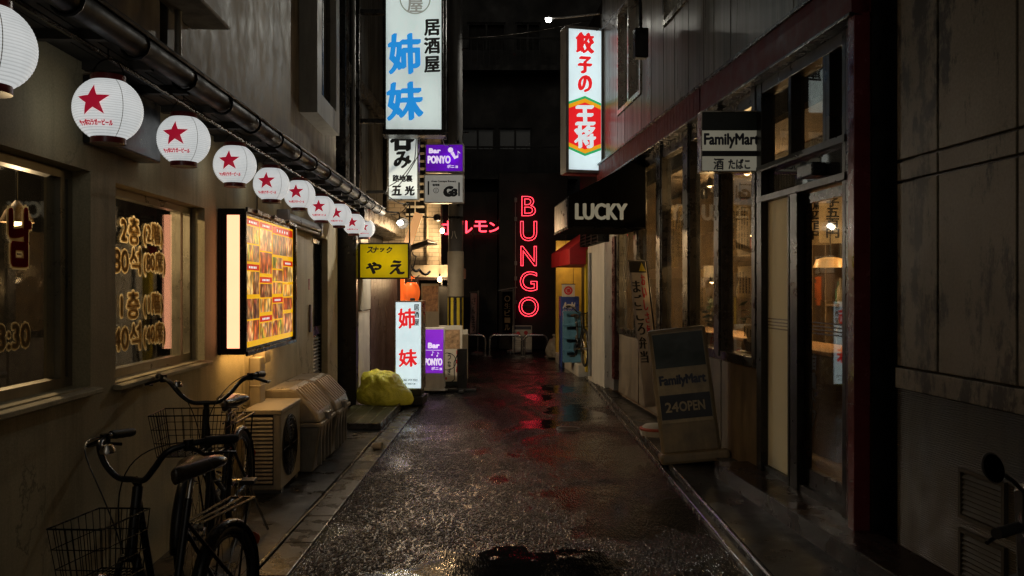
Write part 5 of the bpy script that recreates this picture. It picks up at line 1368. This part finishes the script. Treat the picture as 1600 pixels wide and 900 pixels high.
# ------------------------------------------------------------------ right: leaning shop board, banner, shop contents
Y = 7.5; u = Y/1300
fb_ = thing('shop_board_sign', 'worn leaning shop board sign reading 24 OPEN on the wet kerb', 'board sign', (at(1082, Y), Y, .03), W)
OFF[fb_.name] = Vector((0, 0, 0)); fb_.rotation_euler = (R_(-7), R_(-6.5), R_(-6))
wd_, ht = .53, 1.22
b = MB(); b.box(-wd_/2, wd_/2, -.045, .045, .08, ht)
b.build('frame', M['board_tan'], fb_, bevel=.03)
MB().box(-wd_/2+.035, wd_/2-.035, -.050, -.044, .36, ht-.04).build('panel', M['board_cream'], fb_, bevel=.006)
MB().box(-wd_/2+.04, wd_/2-.04, -.0525, -.0505, .86, ht-.05).build('green_band', M['green_panel'], fb_)
MB().box(-wd_/2+.04, wd_/2-.04, -.0525, -.0505, .395, .615).build('navy_band', M['blue_panel'], fb_)
t = MB(); text(t, 'FamilyMart', 0, .735, .41, .105, -.0525, bold=.005); t.build('lettering', M['navy_ink'], fb_)
t = MB(); text(t, '24', -.125, .505, .115, .085, -.0545, bold=.003); text(t, 'OPEN', .055, .505, .225, .085, -.0545, bold=.003); t.build('lettering', M['board_cream'], fb_)
b = MB(); b.box(-wd_/2-.02, wd_/2+.06, -.13, .25, .0, .10); b.build('base', M['board_tan'], fb_, bevel=.03)
nb = thing('leaning_banner', 'narrow cream banner with black and red writing leaning behind the shop board', 'banner', (1.52, 8.9, .03), W)
OFF[nb.name] = Vector((0, 0, 0))
xb = at(1015, 8.9)
def NP(a, b):     # a across, b up
    return (at(1020, 8.9) - 1.52 - .17*max(b, 0)**1.2 + (a-.5)*.20, .05*math.sin(3*b) + (a-.5)*.10, .30 + 1.56*b)
m = MB(); nx, nz = 6, 24
m.add([NP(i/nx, j/nz) for j in range(nz+1) for i in range(nx+1)], [(j*(nx+1)+i, j*(nx+1)+i+1, (j+1)*(nx+1)+i+1, (j+1)*(nx+1)+i) for j in range(nz) for i in range(nx)])
c_ = m.build('cloth', mat('cream_cloth', (.50, .42, .34), .7, var=.12, bmp=.1), nb, smooth=2); sd = c_.modifiers.new('thick', 'SOLIDIFY'); sd.thickness = .004; sd.offset = 1
def nbt(word, a0, a1, b0, b1, mm, th):
    t = MB(); n_ = len(word)
    for i, ch in enumerate(word):
        vs_, fs_, asp = glyphs(ch); bb0 = b0 + (b1-b0)*(n_-1-i)/n_; hh = (b1-b0)/n_*.84
        for e in (0, th, -th): t.add([tuple(Vector(NP(a0 + (a1-a0)*a + e, bb0 + hh*b)) + Vector((0, -.006 - abs(e)*.03, 0))) for a, b in vs_], fs_)
    t.build('lettering', mm, nb)
nbt('まごころ弁当', .10, .50, .30, .88, M['ink'], .03); nbt('おいしさ毎日', .62, .84, .40, .92, M['red_ink'], .02)
t = MB(); t.add([tuple(Vector(NP(a, b)) + Vector((0, -.005, 0))) for a, b in ((.02, .92), (.98, .92), (.98, .995), (.02, .995))], [(0, 1, 2, 3)]); t.build('top_patch', M['ink'], nb)
t = MB(); t.add([tuple(Vector(NP(a, b)) + Vector((0, -.007, 0))) for a, b in ((.55, .93), (.95, .93), (.75, .99))], [(0, 1, 2)]); t.build('top_mark', M['yellow'], nb)
pm = MB(); pm.tube([tuple(Vector(NP(1.06, b/10)) + Vector((0, .01, 0))) for b in range(-2, 11)], .012, 8); pm.tube([NP(-.05, 1.0), NP(1.1, 1.0)], .008, 6)
pm.build('banner_pole', M['black'], nb)
ft = MB(); ft.lathe([(.17, 0), (.17, .07), (.12, .11), (.03, .12)], (.02, 0, 0), 20)
ft.build('foot_weight', M['white_paint'], nb, smooth=True)
MB().lathe([(.172, .055), (.176, .06), (.176, .075), (.16, .085)], (.02, 0, 0), 20).build('red_rim', M['sole'], nb)

# inside the shop: shelves, paper notices, bulbs
rnd = random.Random(11)
def rp(s, d, z): return (s, d, z)
notes = [(7.38, 7.87, 1.90, 2.40, 'long paper notice with rows of writing hanging under the square shop sign'), (7.38, 7.86, 1.50, 1.80, 'lower square paper notice under the long notice in the shop glass'), (8.05, 8.40, 1.9, 2.5, 'crumpled paper notice inside the second glass bay'), (8.66, 9.34, 1.36, 1.80, 'framed poster with big brush characters low in the glass behind the shop board'), (9.9, 10.6, 1.85, 2.6, 'wide paper poster in the glass bay by the leaning banner'), (7.42, 7.8, 1.10, 1.32, 'small torn flyer low in the bay beside the frosted panel'), (9.2, 9.7, 1.9, 2.55, 'plain paper notice in the middle glass bay')]
for i, (a, b, c_, d_, lab) in enumerate(notes):
    dd_ = -.16 - .05*(i % 3)
    o = thing('paper_notice', lab, 'notice', ((a+b)/2, dd_, c_), Rt, 'paper notices behind the shop glass')
    m = MB(); nx, nz = 5, 8
    m.add([(a + (b-a)*q_/nx, dd_ + .018*math.sin(q_*1.1 + j*.8 + i), c_ + (d_-c_)*j/nz) for j in range(nz+1) for q_ in range(nx+1)], [(j*(nx+1)+q_, j*(nx+1)+q_+1, (j+1)*(nx+1)+q_+1, (j+1)*(nx+1)+q_) for j in range(nz) for q_ in range(nx)])
    sh_ = m.build('sheet', M['thin_paper'], o, smooth=2); sd = sh_.modifiers.new('thick', 'SOLIDIFY'); sd.thickness = .002
    t = MB(); cols = max(3, int((b-a)/.07))
    for k_ in range(cols): vtext(t, rnd.choice(['営業中生ビール', '本日のおすすめ', '定食あります', '串焼鳥六五十円', '日本酒冷酒熱燗']), a + (b-a)*(k_+.6)/(cols+.2), c_+.05, d_-.05 - .06*rnd.random(), .035, dd_+.024, flip=True, bold=.002)
    t.build('lettering', M['ink'], o)
def shop_bulb(lab, s, d, z):
    o = thing('pendant_bulb', lab, 'light bulb', (s, d, z), Rt, 'warm bulbs inside the glazed shop')
    MB().lathe([(.001, -.03), (.025, -.02), (.03, 0), (.018, .03)], (s, d, z), 14).build('bulb', M['bulb_small'], o, smooth=True)
    lamp_light(o, (0, -.02, -.06), 30, (1., .62, .30), .03)
    MB().lathe([(.05, -.01), (.03, .05), (.02, .09)], (s, d, z), 14).tube([(s, d, z+.08), (s, d, 3.0)], .004, 5).build('socket', M['black'], o)
shop_bulb('warm bulb glowing beside the long paper notice', 8.5, -.6, 2.15)
shop_bulb('low warm bulb by the framed brush poster', 9.78, -.6, 1.68)
shop_bulb('warm bulb under the ceiling left of the square shop sign, lower of two', 10.48, -.6, 2.78)
shop_bulb('warm bulb under the ceiling left of the square shop sign, higher of two', 9.86, -.6, 2.82)
shop_bulb('warm bulb right below the corner of the square shop sign', 8.66, -.6, 2.80)
shop_bulb('warm bulb deep behind the automatic glass door', 7.6, -1.5, 2.1)
shop_bulb('warm bulb added far back in the shop to brighten its end wall', 12.0, -1.4, 2.3)  # added bulb that brightens the far end of the room
sl_ = thing('shop_lamp', 'orange shaded lamp glowing behind the automatic door', 'lamp', (8.04, -1.2, 1.85), Rt)
MB().lathe([(.16, -.05), (.13, .03), (.05, .05)], (8.04, -1.2, 1.85), 24).build('lamp_shade', em('shade_glow', (1., .5, .15), .9), sl_, smooth=True)
MB().tube([(8.04, -1.2, 1.9), (8.04, -1.2, 3.0)], .005, 5).build('cord', M['cable'], sl_)
for k_, (s_, lab) in enumerate([(7.1, 'back bar shelf of bottles nearest the shop door'), (8.6, 'back bar shelf of bottles behind the second glass bay'), (10.1, 'back bar shelf of bottles farthest from the shop door')]):
    o = thing('bottle_shelf', lab, 'shelf', (s_, -1.8, .1), Rt, 'bottle shelves inside the glazed shop')
    m = MB(); m.box(s_-.6, s_-.57, -2.0, -1.7, .12, 2.3); m.box(s_+.57, s_+.6, -2.0, -1.7, .12, 2.3)
    for z in (.5, .95, 1.4, 1.85, 2.28): m.box(s_-.57, s_+.57, -2.0, -1.7, z, z+.025)
    m.box(s_-.57, s_+.57, -2.02, -2.0, .12, 2.3)
    m.build('rack', M['wood'], o)
    bt = MB(); n_ = 0
    for z in (.525, .975, 1.425, 1.875):
        for j in range(9):
            bt.cur = rnd.randrange(4); h_ = rnd.uniform(.22, .32); bt.lathe([(.036, 0), (.038, h_*.6), (.014, h_*.75), (.014, h_), (.001, h_)], (s_-.5 + j*.123 + rnd.uniform(-.015, .015), -1.8 + rnd.uniform(-.04, .04), z), 10)
    bt.build('bottles', [M['brownsash'], mat('green_bottle', (.02, .10, .04), .15), mat('clear_bottle', (.30, .26, .18), .15), mat('red_label', (.30, .04, .02), .4)], o, smooth=True)
for k_, (s_, d_, z_, w_2, h_2, lab) in enumerate([(8.3, -1.35, 2.05, .14, .62, 'first hanging paper menu strip from the shop door'), (8.62, -1.35, 2.05, .14, .62, 'second hanging paper menu strip from the shop door'), (8.95, -1.35, 2.1, .14, .55, 'third hanging paper menu strip from the shop door, shorter than its neighbours'), (9.3, -1.35, 2.0, .14, .70, 'longest hanging paper menu strip, fourth from the shop door'), (9.75, -1.35, 2.05, .14, .62, 'fifth hanging paper menu strip from the shop door'), (10.3, -1.35, 2.05, .20, .66, 'broad red hanging strip deep in the shop'), (10.9, -1.35, 2.02, .14, .62, 'last hanging paper menu strip, farthest from the shop door')]):
    o = thing('menu_strip', lab, 'menu strip', (s_, d_, z_), Rt, 'hanging menu strips inside the shop')
    MB().box(s_-.004, s_+.004, d_-w_2, d_+w_2, z_, z_+h_2).build('sheet', M['red_letter'] if w_2 > .15 else M['thin_paper'], o)
    MB().box(s_-.008, s_+.008, d_-w_2-.02, d_+w_2+.02, z_+h_2, z_+h_2+.02).box(s_-.004, s_+.004, d_-.005, d_+.005, z_+h_2+.02, 3.0).build('hanger', M['black'], o)
    t = MB(); vs_ = MB(); vtext(vs_, rnd.choice(['焼鳥四百円', '生ビール中', '枝豆三百円', '餃子五百円']), 0, z_+.05, z_+h_2-.05, .13, 0, bold=.004)
    t.add([(s_-.0055, d_ - x, z) for x, y_, z in vs_.v], vs_.f); t.build('lettering', M['ink'], o)
tr_ = thing('light_track', 'black ceiling track with small spot heads inside the glazed shop', 'light track', (9, -.9, 2.9), Rt)
MB().box(7.0, 12.5, -.92, -.88, 2.93, 2.98).build('rail', M['black'], tr_)
for i in range(6): MB().lathe([(.03, 0), (.045, .02), (.045, .12), (.02, .14)], (7.4 + i*.9, -.9, 2.78), 14).build('spot_head', M['black'], tr_, smooth=True)
for k_, (s_, lab) in enumerate([(7.5, 'bar stool nearest the shop door'), (8.4, 'second bar stool from the shop door'), (9.3, 'bar stool deepest in the shop')]):
    o = thing('bar_stool', lab, 'stool', (s_, -.48, .12), Rt, 'bar stools along the shop counter')
    MB().lathe([(.15, .70), (.17, .72), (.17, .75), (.14, .77)], (s_, -.48, .12), 20).build('seat', M['maroon'], o, smooth=True)
    for a in range(4): MB().tube([(s_ + .10*math.cos(a*math.pi/2+.8), -.48 + .10*math.sin(a*math.pi/2+.8), .82), (s_ + .17*math.cos(a*math.pi/2+.8), -.48 + .17*math.sin(a*math.pi/2+.8), .12)], .012, 6).build('leg', M['blackmetal'], o)
for k_, (s_, d_, h_2, lab) in enumerate([(7.9, -.35, .55, 'leafy potted plant on the sill just behind the shop board'), (8.9, -.30, .45, 'smaller potted plant on the sill behind the leaning banner')]):
    o = thing('potted_plant', lab, 'plant', (s_, d_, .98), Rt, 'potted plants on the shop sill')
    MB().lathe([(.05, 0), (.075, .12), (.07, .12), (.06, .10)], (s_, d_, 1.0), 16).build('pot', M['oxblood'], o, smooth=True)
    lf = MB()
    for i in range(70):
        a = rnd.uniform(0, 6.28); t_ = rnd.uniform(.2, 1); r_ = .16*t_*rnd.uniform(.4, 1); c_ = Vector((s_ + r_*math.cos(a), d_ + .7*r_*math.sin(a), 1.1 + h_2*t_*rnd.uniform(.6, 1)))
        u_ = Vector((math.cos(a), math.sin(a), rnd.uniform(-.6, .6))).normalized()*.06; v_ = u_.cross(Vector((rnd.uniform(-1, 1), rnd.uniform(-1, 1), 1))).normalized()*.022
        lf.quad(c_ - u_, c_ + v_, c_ + u_, c_ - v_)
    lf.build('foliage', mat('leaf', (.05, .09, .02), .5), o)
    MB().box(s_-.12, s_+.12, d_-.1, d_+.1, .96, 1.0).build('shelf', M['wood'], o)
ct = thing('shop_counter', 'dark wooden counter inside the glazed shop', 'counter', (9, -1.0, .1), Rt)
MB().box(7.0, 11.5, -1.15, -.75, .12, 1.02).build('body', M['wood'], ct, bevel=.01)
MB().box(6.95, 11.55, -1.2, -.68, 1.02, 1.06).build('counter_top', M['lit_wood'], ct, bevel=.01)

# street lamp high up on the right
sl2 = thing('street_lamp', 'small bright white lamp on a long arm high above the gyoza sign', 'street lamp', PX(857, 31, 14.2), W); OFF[sl2.name] = Vector((0, 0, 0))
MB().lathe([(.001, -.04), (.04, -.03), (.055, 0), (.04, .03), (.001, .04)], n=16).build('bulb', M['lamp_lens'], sl2, smooth=True)
sp_l = bpy.data.lights.new('lamp_light', 'SPOT'); sp_l.energy = 185; sp_l.color = (1., .95, .82); sp_l.shadow_soft_size = .05; sp_l.spot_size = R_(100); sp_l.spot_blend = .8
sp_o = bpy.data.objects.new('lamp_light', sp_l); COL.objects.link(sp_o); sp_o.parent = sl2; sp_o.location = (-.02, -.03, -.09)
sp_o.rotation_euler = Vector((-.42, -.62, -.62)).to_track_quat('-Z', 'Y').to_euler()
MB().tube([(.03, 0, .03), (.3, 0, .04), (.85, -.2, .04)], .018, 8).lathe([(.07, .02), (.05, .06), (.02, .07)], n=16).build('arm', M['grey_metal'], sl2)
wl = thing('wall_lamp', 'dark boxy wall lamp hooked out from the upper metal panels', 'lamp', (9.75, .25, 4.55), Rt)
MB().box(9.7, 9.82, .18, .34, 4.28, 4.62).build('housing', M['blackmetal'], wl, bevel=.01)
MB().tube([(9.76, .08, 5.3), (9.76, .2, 5.35), (9.76, .27, 5.2), (9.76, .26, 4.62)], .02, 8).build('arm', M['blackmetal'], wl, smooth=True)
MB().box(9.72, 9.80, .20, .32, 4.272, 4.279).build('lens', M['off_white'], wl)

# ------------------------------------------------------------------ bicycles and scooter
def tor(R, r, c, n=40, k=8, m=None):
    mb = MB(); mb.tube([(c[0] + R*math.cos(2*math.pi*i/n), c[1], c[2] + R*math.sin(2*math.pi*i/n)) for i in range(n)], r, k, closed=True); return mb
def bicycle(label, x, y, head, R, wb, seat_h, bar_h, bar_w, bw, steer=0., rise=.12, z=.03, drop=0., lean=0.):
    """heading +x in its own frame; rear axle at -wb/2, front at +wb/2"""
    fr = Fr(x, y, head); o = thing('bicycle', label, 'bicycle', (0, 0, z), fr); OFF[o.name] = Vector((0, 0, 0))
    o.rotation_euler = (lean, 0, head)
    xr, xf = -wb/2, wb/2
    hd = Vector((xf - .16, 0, R + .36)); ht_ = Vector((xf - .21, 0, min(bar_h - .12, R + .58)))
    bb = Vector((xr + .44, 0, R*.55 + .10)); st_t = Vector((bb.x - .15, 0, seat_h - .12))
    for wx in (xr, xf):
        w_ = tor(R - .018, .021, (wx, 0, R), 44, 8).build('wheel', M['black_rubber'], o, smooth=2)
        tor(R - .045, .010, (wx, 0, R), 40, 6).build('rim', M['dull_guard'], w_, smooth=2)
        sp_ = MB()
        for i in range(18):
            a = 2*math.pi*i/18; e = .018*(1 if i % 2 else -1); sp_.tube([(wx + .02*math.cos(a+.8), e, R + .02*math.sin(a+.8)), (wx + (R-.05)*math.cos(a), 0, R + (R-.05)*math.sin(a))], .0016, 4)
        sp_.lathe([(.022, -.045), (.022, .045)], (wx, 0, R), 12, m=Matrix.Rotation(R_(90), 4, 'X')); sp_.build('spokes', M['steel'], w_)
        fd_ = MB(); a0_, a1_ = (R_(10), R_(195)) if wx == xr else (R_(-5), R_(150))
        pts = [(wx + (R+.022)*math.cos(a0_ + (a1_-a0_)*i/20), R + (R+.022)*math.sin(a0_ + (a1_-a0_)*i/20)) for i in range(21)]
        prof = [(-.03, -.012), (-.02, .003), (0, .009), (.02, .003), (.03, -.012)]
        vs = []
        for (px_, pz_), i in zip(pts, range(21)):
            a = a0_ + (a1_-a0_)*i/20
            for (yy_, e) in prof: vs.append((px_ + e*math.cos(a), yy_, pz_ + e*math.sin(a)))
        fd_.add(vs, [(i*5+j, i*5+j+1, (i+1)*5+j+1, (i+1)*5+j) for i in range(20) for j in range(4)])
        q_ = fd_.build('mudguard', M['dull_guard'] if wx == xr else M['black_paint'], o, smooth=2); sd_ = q_.modifiers.new('thick', 'SOLIDIFY'); sd_.thickness = .002
    f = MB()
    f.tube([hd, hd.lerp(bb, .5) - Vector((0, 0, .07)), bb], .017, 10); f.tube([ht_ - Vector((0, 0, .06)), (hd.lerp(bb, .5)) + Vector((0, 0, .02)), bb + Vector((-.03, 0, .10))], .014, 10)
    f.tube([bb, st_t], .016, 10); f.tube([hd - Vector((-.01, 0, .03)), ht_], .019, 10)
    for e in (-.05, .05): f.tube([bb + Vector((0, e*.4, 0)), (xr, e, R)], .010, 8); f.tube([st_t + Vector((.03, e*.3, -.1)), (xr, e, R)], .009, 8)
    f.build('frame', M['black_paint'], o, smooth=True)
    k_ = MB()
    for e in (-.048, .048): k_.tube([hd + Vector((.01, e*.7, -.03)), (xf - .04, e, R + .12), (xf, e, R)], .012, 8)
    k_.tube([hd + Vector((.01, -.034, -.03)), hd + Vector((.01, .034, -.03))], .014, 8); k_.build('fork', M['black_paint'], o, smooth=True)
    p = MB(); p.tube([st_t, (st_t.x - .03, 0, seat_h - .03)], .013, 10); p.build('seat_post', M['chrome'], o, smooth=True)
    sx_ = st_t.x - .04
    sd2 = MB(); vs = []; prof = [(-.14, .085, .0), (-.12, .10, .01), (-.06, .105, .012), (.0, .08, .004), (.06, .045, .0), (.12, .026, .002), (.145, .016, -.006)]
    for (ux, hw__, uz) in prof:
        for j in range(12):
            a = 2*math.pi*j/12; vs.append((sx_ + ux, hw__*math.cos(a), seat_h + uz + (.028 if math.sin(a) > 0 else .045)*math.sin(a)))
    n_ = len(prof); sd2.add(vs, [(i*12+j, i*12+(j+1) % 12, (i+1)*12+(j+1) % 12, (i+1)*12+j) for i in range(n_-1) for j in range(12)] + [tuple(range(11, -1, -1)), tuple((n_-1)*12+j for j in range(12))])
    s_o = sd2.build('saddle', M['skin_tan'], o, smooth=2); ss_ = s_o.modifiers.new('round', 'SUBSURF'); ss_.levels = ss_.render_levels = 2
    sg = MB()
    for e in (-.06,): sg.tube([(sx_ - .10 + .02*math.cos(a*.7), e + .016*math.sin(a), seat_h - .035 - .004*a) for a in [i*.8 for i in range(20)]], .003, 4)
    sg.build('spring', M['chrome'], s_o)
    sg = MB(); sg.tube([(sx_ - .10 + .02*math.cos(a*.7), .06 + .016*math.sin(a), seat_h - .035 - .004*a) for a in [i*.8 for i in range(20)]], .003, 4); sg.build('spring', M['chrome'], s_o)
    bc = Vector((ht_.x + .0, 0, bar_h)); cs, sn = math.cos(steer), math.sin(steer)
    def hb(a, b, c): return (ht_.x + a*cs - b*sn, a*sn + b*cs, c)
    hbar = MB()
    stem = [tuple(ht_), hb(.0, 0, bar_h - rise - .02), hb(.015, 0, bar_h - rise)]
    hbar.tube(stem, .015, 10)
    half = [(.02, .0, bar_h-rise), (.03, .07, bar_h-rise+.005), (.035, .13, bar_h-rise*.6), (.02, .18, bar_h-rise*.15), (-.03, .22, bar_h), (-.10, bar_w*.46, bar_h+.005), (-.20, bar_w*.5, bar_h-.005)]
    path = [(a, -b, c) for a, b, c in reversed(half[1:])] + half
    fine = []
    for i in range(len(path)-1):
        p0, p1, p2, p3 = [Vector(path[max(0, min(len(path)-1, i+j))]) for j in (-1, 0, 1, 2)]
        for q_ in range(5):
            t_ = q_/5; fine.append(.5*((2*p1) + (p2-p0)*t_ + (2*p0-5*p1+4*p2-p3)*t_*t_ + (3*p1-p0-3*p2+p3)*t_**3))
    fine.append(Vector(path[-1]))
    hbar.tube([hb(*v) for v in fine], .0115, 10)
    h_o = hbar.build('handlebar', M['black_paint'], o, smooth=True)
    for sg_ in (-1, 1):
        g_ = MB(); e0 = Vector((-.09, sg_*bar_w*.455, bar_h+.005)); e1 = Vector((-.215, sg_*bar_w*.505, bar_h-.005))
        g_.tube([hb(*e0.lerp(e1, q_/6)) for q_ in range(7)], [.016, .0185, .017, .0185, .017, .0185, .016], 10); g_.build('grip', M['black_rubber'], h_o, smooth=True)
        b_ = MB(); b_.tube([hb(-.035, sg_*.225, bar_h), hb(-.03, sg_*(bar_w*.47+.05), bar_h-.03), hb(-.11, sg_*(bar_w*.5+.045), bar_h-.035), hb(-.18, sg_*(bar_w*.5+.03), bar_h-.05)], [.009, .008, .006, .007], 8)
        b_.lathe([(.018, -.02), (.02, 0), (.018, .02)], hb(-.04, sg_*.225, bar_h), 12); b_.build('brake_lever', M['blackmetal'], h_o, smooth=True)
        c_ = MB(); A_, B_, C_, D_ = Vector(hb(-.03, sg_*.22, bar_h+.01)), Vector(hb(.16, sg_*.20, bar_h+.03)), Vector(hb(.15, sg_*.02, bar_h-.05)), Vector((hd.x+.05, 0, hd.z))
        c_.tube([A_*(1-q_)**3 + B_*3*q_*(1-q_)**2 + C_*3*q_*q_*(1-q_) + D_*q_**3 for q_ in [i/14 for i in range(15)]], .0026, 6); c_.build('brake_cable', M['cable'], h_o)
    be = MB(); be.lathe([(.001, .035), (.02, .03), (.03, .01), (.03, 0), (.001, 0)], hb(.01, -.15, bar_h-rise*.4+.01), 16); be.build('bell', M['chrome'], h_o, smooth=True)
    # wire basket
    bk = MB(); bx0 = xf - .16 + .03; z1_ = bar_h - rise - .02 - drop; z0_ = z1_ - .21; n1, n2 = 7, 9
    def BP(a, b, c): fl_ = .82 + .18*c; return (bx0 + .14 + (a-.5)*.27*fl_, (b-.5)*bw*fl_, z0_ + (z1_-z0_)*c)
    for c in (0, .33, .66, 1.0): bk.tube([BP(0, 0, c), BP(1, 0, c), BP(1, 1, c), BP(0, 1, c)], .0034 if c in (0, 1.) else .002, 5, closed=True)
    for i in range(n1+1):
        for b in (0, 1): bk.tube([BP(i/n1, b, 0), BP(i/n1, b, 1)], .0019, 4)
        bk.tube([BP(i/n1, 0, 0), BP(i/n1, 1, 0)], .0019, 4)
    for i in range(n2+1):
        for a in (0, 1): bk.tube([BP(a, i/n2, 0), BP(a, i/n2, 1)], .0019, 4)
        bk.tube([BP(0, i/n2, 0), BP(1, i/n2, 0)], .0019, 4)
    bk.build('basket', M['blackmetal'], o)
    MB().tube([BP(.5, .5, -.02), (xf, .05, R)], .005, 6).tube([BP(.5, .5, -.02), (xf, -.05, R)], .005, 6).build('basket_stay', M['blackmetal'], o)
    ll = MB(); ll.lathe([(.02, -.04), (.035, 0), (.035, .03), (.03, .035)], (xf + .02, 0, R + .30), 14, m=Matrix.Rotation(R_(80), 4, 'Y')); ll.build('headlight', M['chrome'], o, smooth=True)
    cr = MB(); cr.tube([(bb.x, -.07, bb.z), (bb.x + .10, -.08, bb.z - .13)], .009, 8); cr.tube([(bb.x, .07, bb.z), (bb.x - .10, .08, bb.z + .13)], .009, 8); cr.lathe([(.02, -.07), (.02, .07)], (bb.x, 0, bb.z), 12, m=Matrix.Rotation(R_(90), 4, 'X'))
    c_o = cr.build('crank', M['chrome'], o)
    MB().box(bb.x+.05, bb.x+.15, -.17, -.085, bb.z-.145, bb.z-.12).build('pedal', M['black_rubber'], c_o, bevel=.004)
    MB().box(bb.x-.15, bb.x-.05, .085, .17, bb.z+.12, bb.z+.145).build('pedal', M['black_rubber'], c_o, bevel=.004)
    cg_ = MB(); cg_.prism([(xr - .03, R - .045), (bb.x + .08, bb.z - .09), (bb.x + .11, bb.z), (bb.x + .06, bb.z + .09), (xr, R + .05)], -.062, -.050); cg_.build('chain_guard', M['blackmetal'], o, bevel=.006)
    ra = MB()
    for e in (-.06, 0, .06): ra.tube([(st_t.x - .02, e*.6, 2*R + .09), (xr - .17, e, 2*R + .09)], .006, 6)
    ra.tube([(xr - .17, -.06, 2*R + .09), (xr - .17, .06, 2*R + .09)], .006, 6); ra.tube([(xr - .1, -.06, 2*R + .09), (xr, -.055, R)], .005, 6); ra.tube([(xr - .1, .06, 2*R + .09), (xr, .055, R)], .005, 6)
    ra.build('rear_rack', M['dull_guard'], o)
    ks = MB(); ks.tube([(xr + .02, .06, R), (xr - .05, .17, .01)], .008, 6); ks.tube([(xr + .02, -.06, R), (xr - .05, -.17, .01)], .008, 6); ks.build('kickstand', M['steel'], o)
    rl_ = MB(); rl_.lathe([(.001, -.006), (.03, -.005), (.033, .006), (.001, .008)], (xr - R - .02, 0, R + .12), 14, m=Matrix.Rotation(R_(90), 4, 'Y')); rl_.build('reflector', mat('reflector', (.45, .08, .02), .15), o, smooth=True)
    return o
hdg = math.atan2(-1, -.16)
bicycle('small wheeled black bicycle in front, basket toward the viewer and wet tan saddle', -1.335, 3.31, hdg, .25, .84, .82, .99, .56, .20, steer=-.30, rise=.13, drop=.07, lean=R_(2))
bicycle('larger black city bicycle parked behind, wide wire basket against the wall', -1.69, 4.81, math.atan2(-1, .10), .33, 1.0, .88, 1.08, .56, .38, steer=.12, rise=.13)
bk3 = bicycle('dark bicycle far off beside the stack of blue crates', 1.22, 15.1, math.atan2(-1, .1), .32, 1.08, .86, 1.05, .5, .34, z=.22)

sc_ = thing('scooter', 'parked scooter mostly out of view with round black rear mirror and chrome clocks', 'scooter', (1.92, 2.35, .03), Fr(0, 0, 0)); OFF[sc_.name] = Vector((0, 0, 0))
mp0 = Vector(PX(1551, 731, 2.6)) - Vector((1.92, 2.35, .03))
mm_ = Matrix.Rotation(R_(90), 4, 'X') @ Matrix.Rotation(R_(22), 4, 'Z') @ Matrix.Diagonal((.72, 1.12, 1, 1))
mr = MB(); mr.lathe([(.001, -.03), (.03, -.026), (.043, -.008), (.046, .004), (.043, .008)], mp0, 28, m=mm_ @ Matrix.Rotation(math.pi, 4, 'X') if False else mm_)
m_o = mr.build('mirror', M['black_rubber'], sc_, smooth=True)
MB().lathe([(.001, .0085), (.0415, .0085)], mp0, 28, m=mm_).build('mirror_glass', mat('mirror_glass', (.25, .25, .24), .05, 1., bmp=0, var=.05), m_o)
MB().tube([mp0 + Vector((.035, .01, -.02)), mp0 + Vector((.075, .02, -.045)), mp0 + Vector((.13, .05, -.09)), mp0 + Vector((.14, .07, -.20))], .007, 8).build('mirror_stem', M['black_paint'], m_o, smooth=True)
hx = mp0 + Vector((.14, .07, -.20))
hb_ = MB(); hb_.tube([hx + Vector((-.10, -.07, -.0)), hx + Vector((-.02, -.01, .0)), hx + Vector((.10, .05, -.03)), hx + Vector((.26, .07, -.03)), hx + Vector((.40, .05, -.03)), hx + Vector((.55, -.05, 0))], .012, 8)
h_o = hb_.build('handlebar', M['chrome'], sc_, smooth=True)
MB().tube([hx + Vector((-.14, -.09, 0)), hx + Vector((-.03, -.02, 0))], .018, 10).build('grip', M['black_rubber'], h_o, smooth=True)
MB().tube([hx + Vector((-.0, .02, -.0)), hx + Vector((-.06, .02, -.03)), hx + Vector((-.13, -.02, -.05))], [.009, .008, .007], 8).build('brake_lever', M['black_paint'], h_o, smooth=True)
MB().lathe([(.001, .05), (.05, .04), (.06, .0), (.05, -.05), (.02, -.07)], hx + Vector((.06, .0, .03)), 20, m=Matrix.Rotation(R_(50), 4, 'X')).build('clock', M['chrome'], sc_, smooth=True)
MB().lathe([(.001, .07), (.07, .05), (.085, 0), (.07, -.08), (.02, -.11)], hx + Vector((.26, .10, -.06)), 20, m=Matrix.Rotation(R_(-80), 4, 'X')).build('headlight', M['black_paint'], sc_, smooth=True)
bd = MB()
bd.tube([hx + Vector((.26, .05, -.05)), hx + Vector((.26, .16, -.36)), (.06, .62, .42)], [.03, .04, .03], 12)
bd.prismx([(.30, .28), (.62, .30), (.66, .86), (.52, .92)], -.12, .24)
bd.prismx([(-.75, .30), (.30, .22), (.30, .32), (-.05, .40), (-.12, .66), (-.85, .70), (-.9, .5)], -.10, .22)
bd.build('body', M['black_paint'], sc_, bevel=.04)
MB().prismx([(-.14, .665), (-.80, .71), (-.80, .77), (-.40, .79), (-.16, .74)], -.09, .21).build('seat', M['black_rubber'], sc_, bevel=.03)
for yy_ in (.80, -.62):
    w_ = tor(.19, .05, (.06, yy_, .24), 32, 10); w_.v = [(.06 + (b_-yy_)*0 + (a_-.06)*0 + (y0_), yy_ + (a_-.06), c_) for (a_, b_, c_), y0_ in zip(w_.v, [v[1]-yy_ for v in w_.v])]
    q_ = w_.build('wheel', M['black_rubber'], sc_, smooth=2)
    MB().lathe([(.001, -.03), (.14, -.02), (.15, 0), (.14, .02), (.001, .03)], (.06, yy_, .24), 20, m=Matrix.Rotation(R_(90), 4, 'Y')).build('rim', M['alu'], q_, smooth=True)
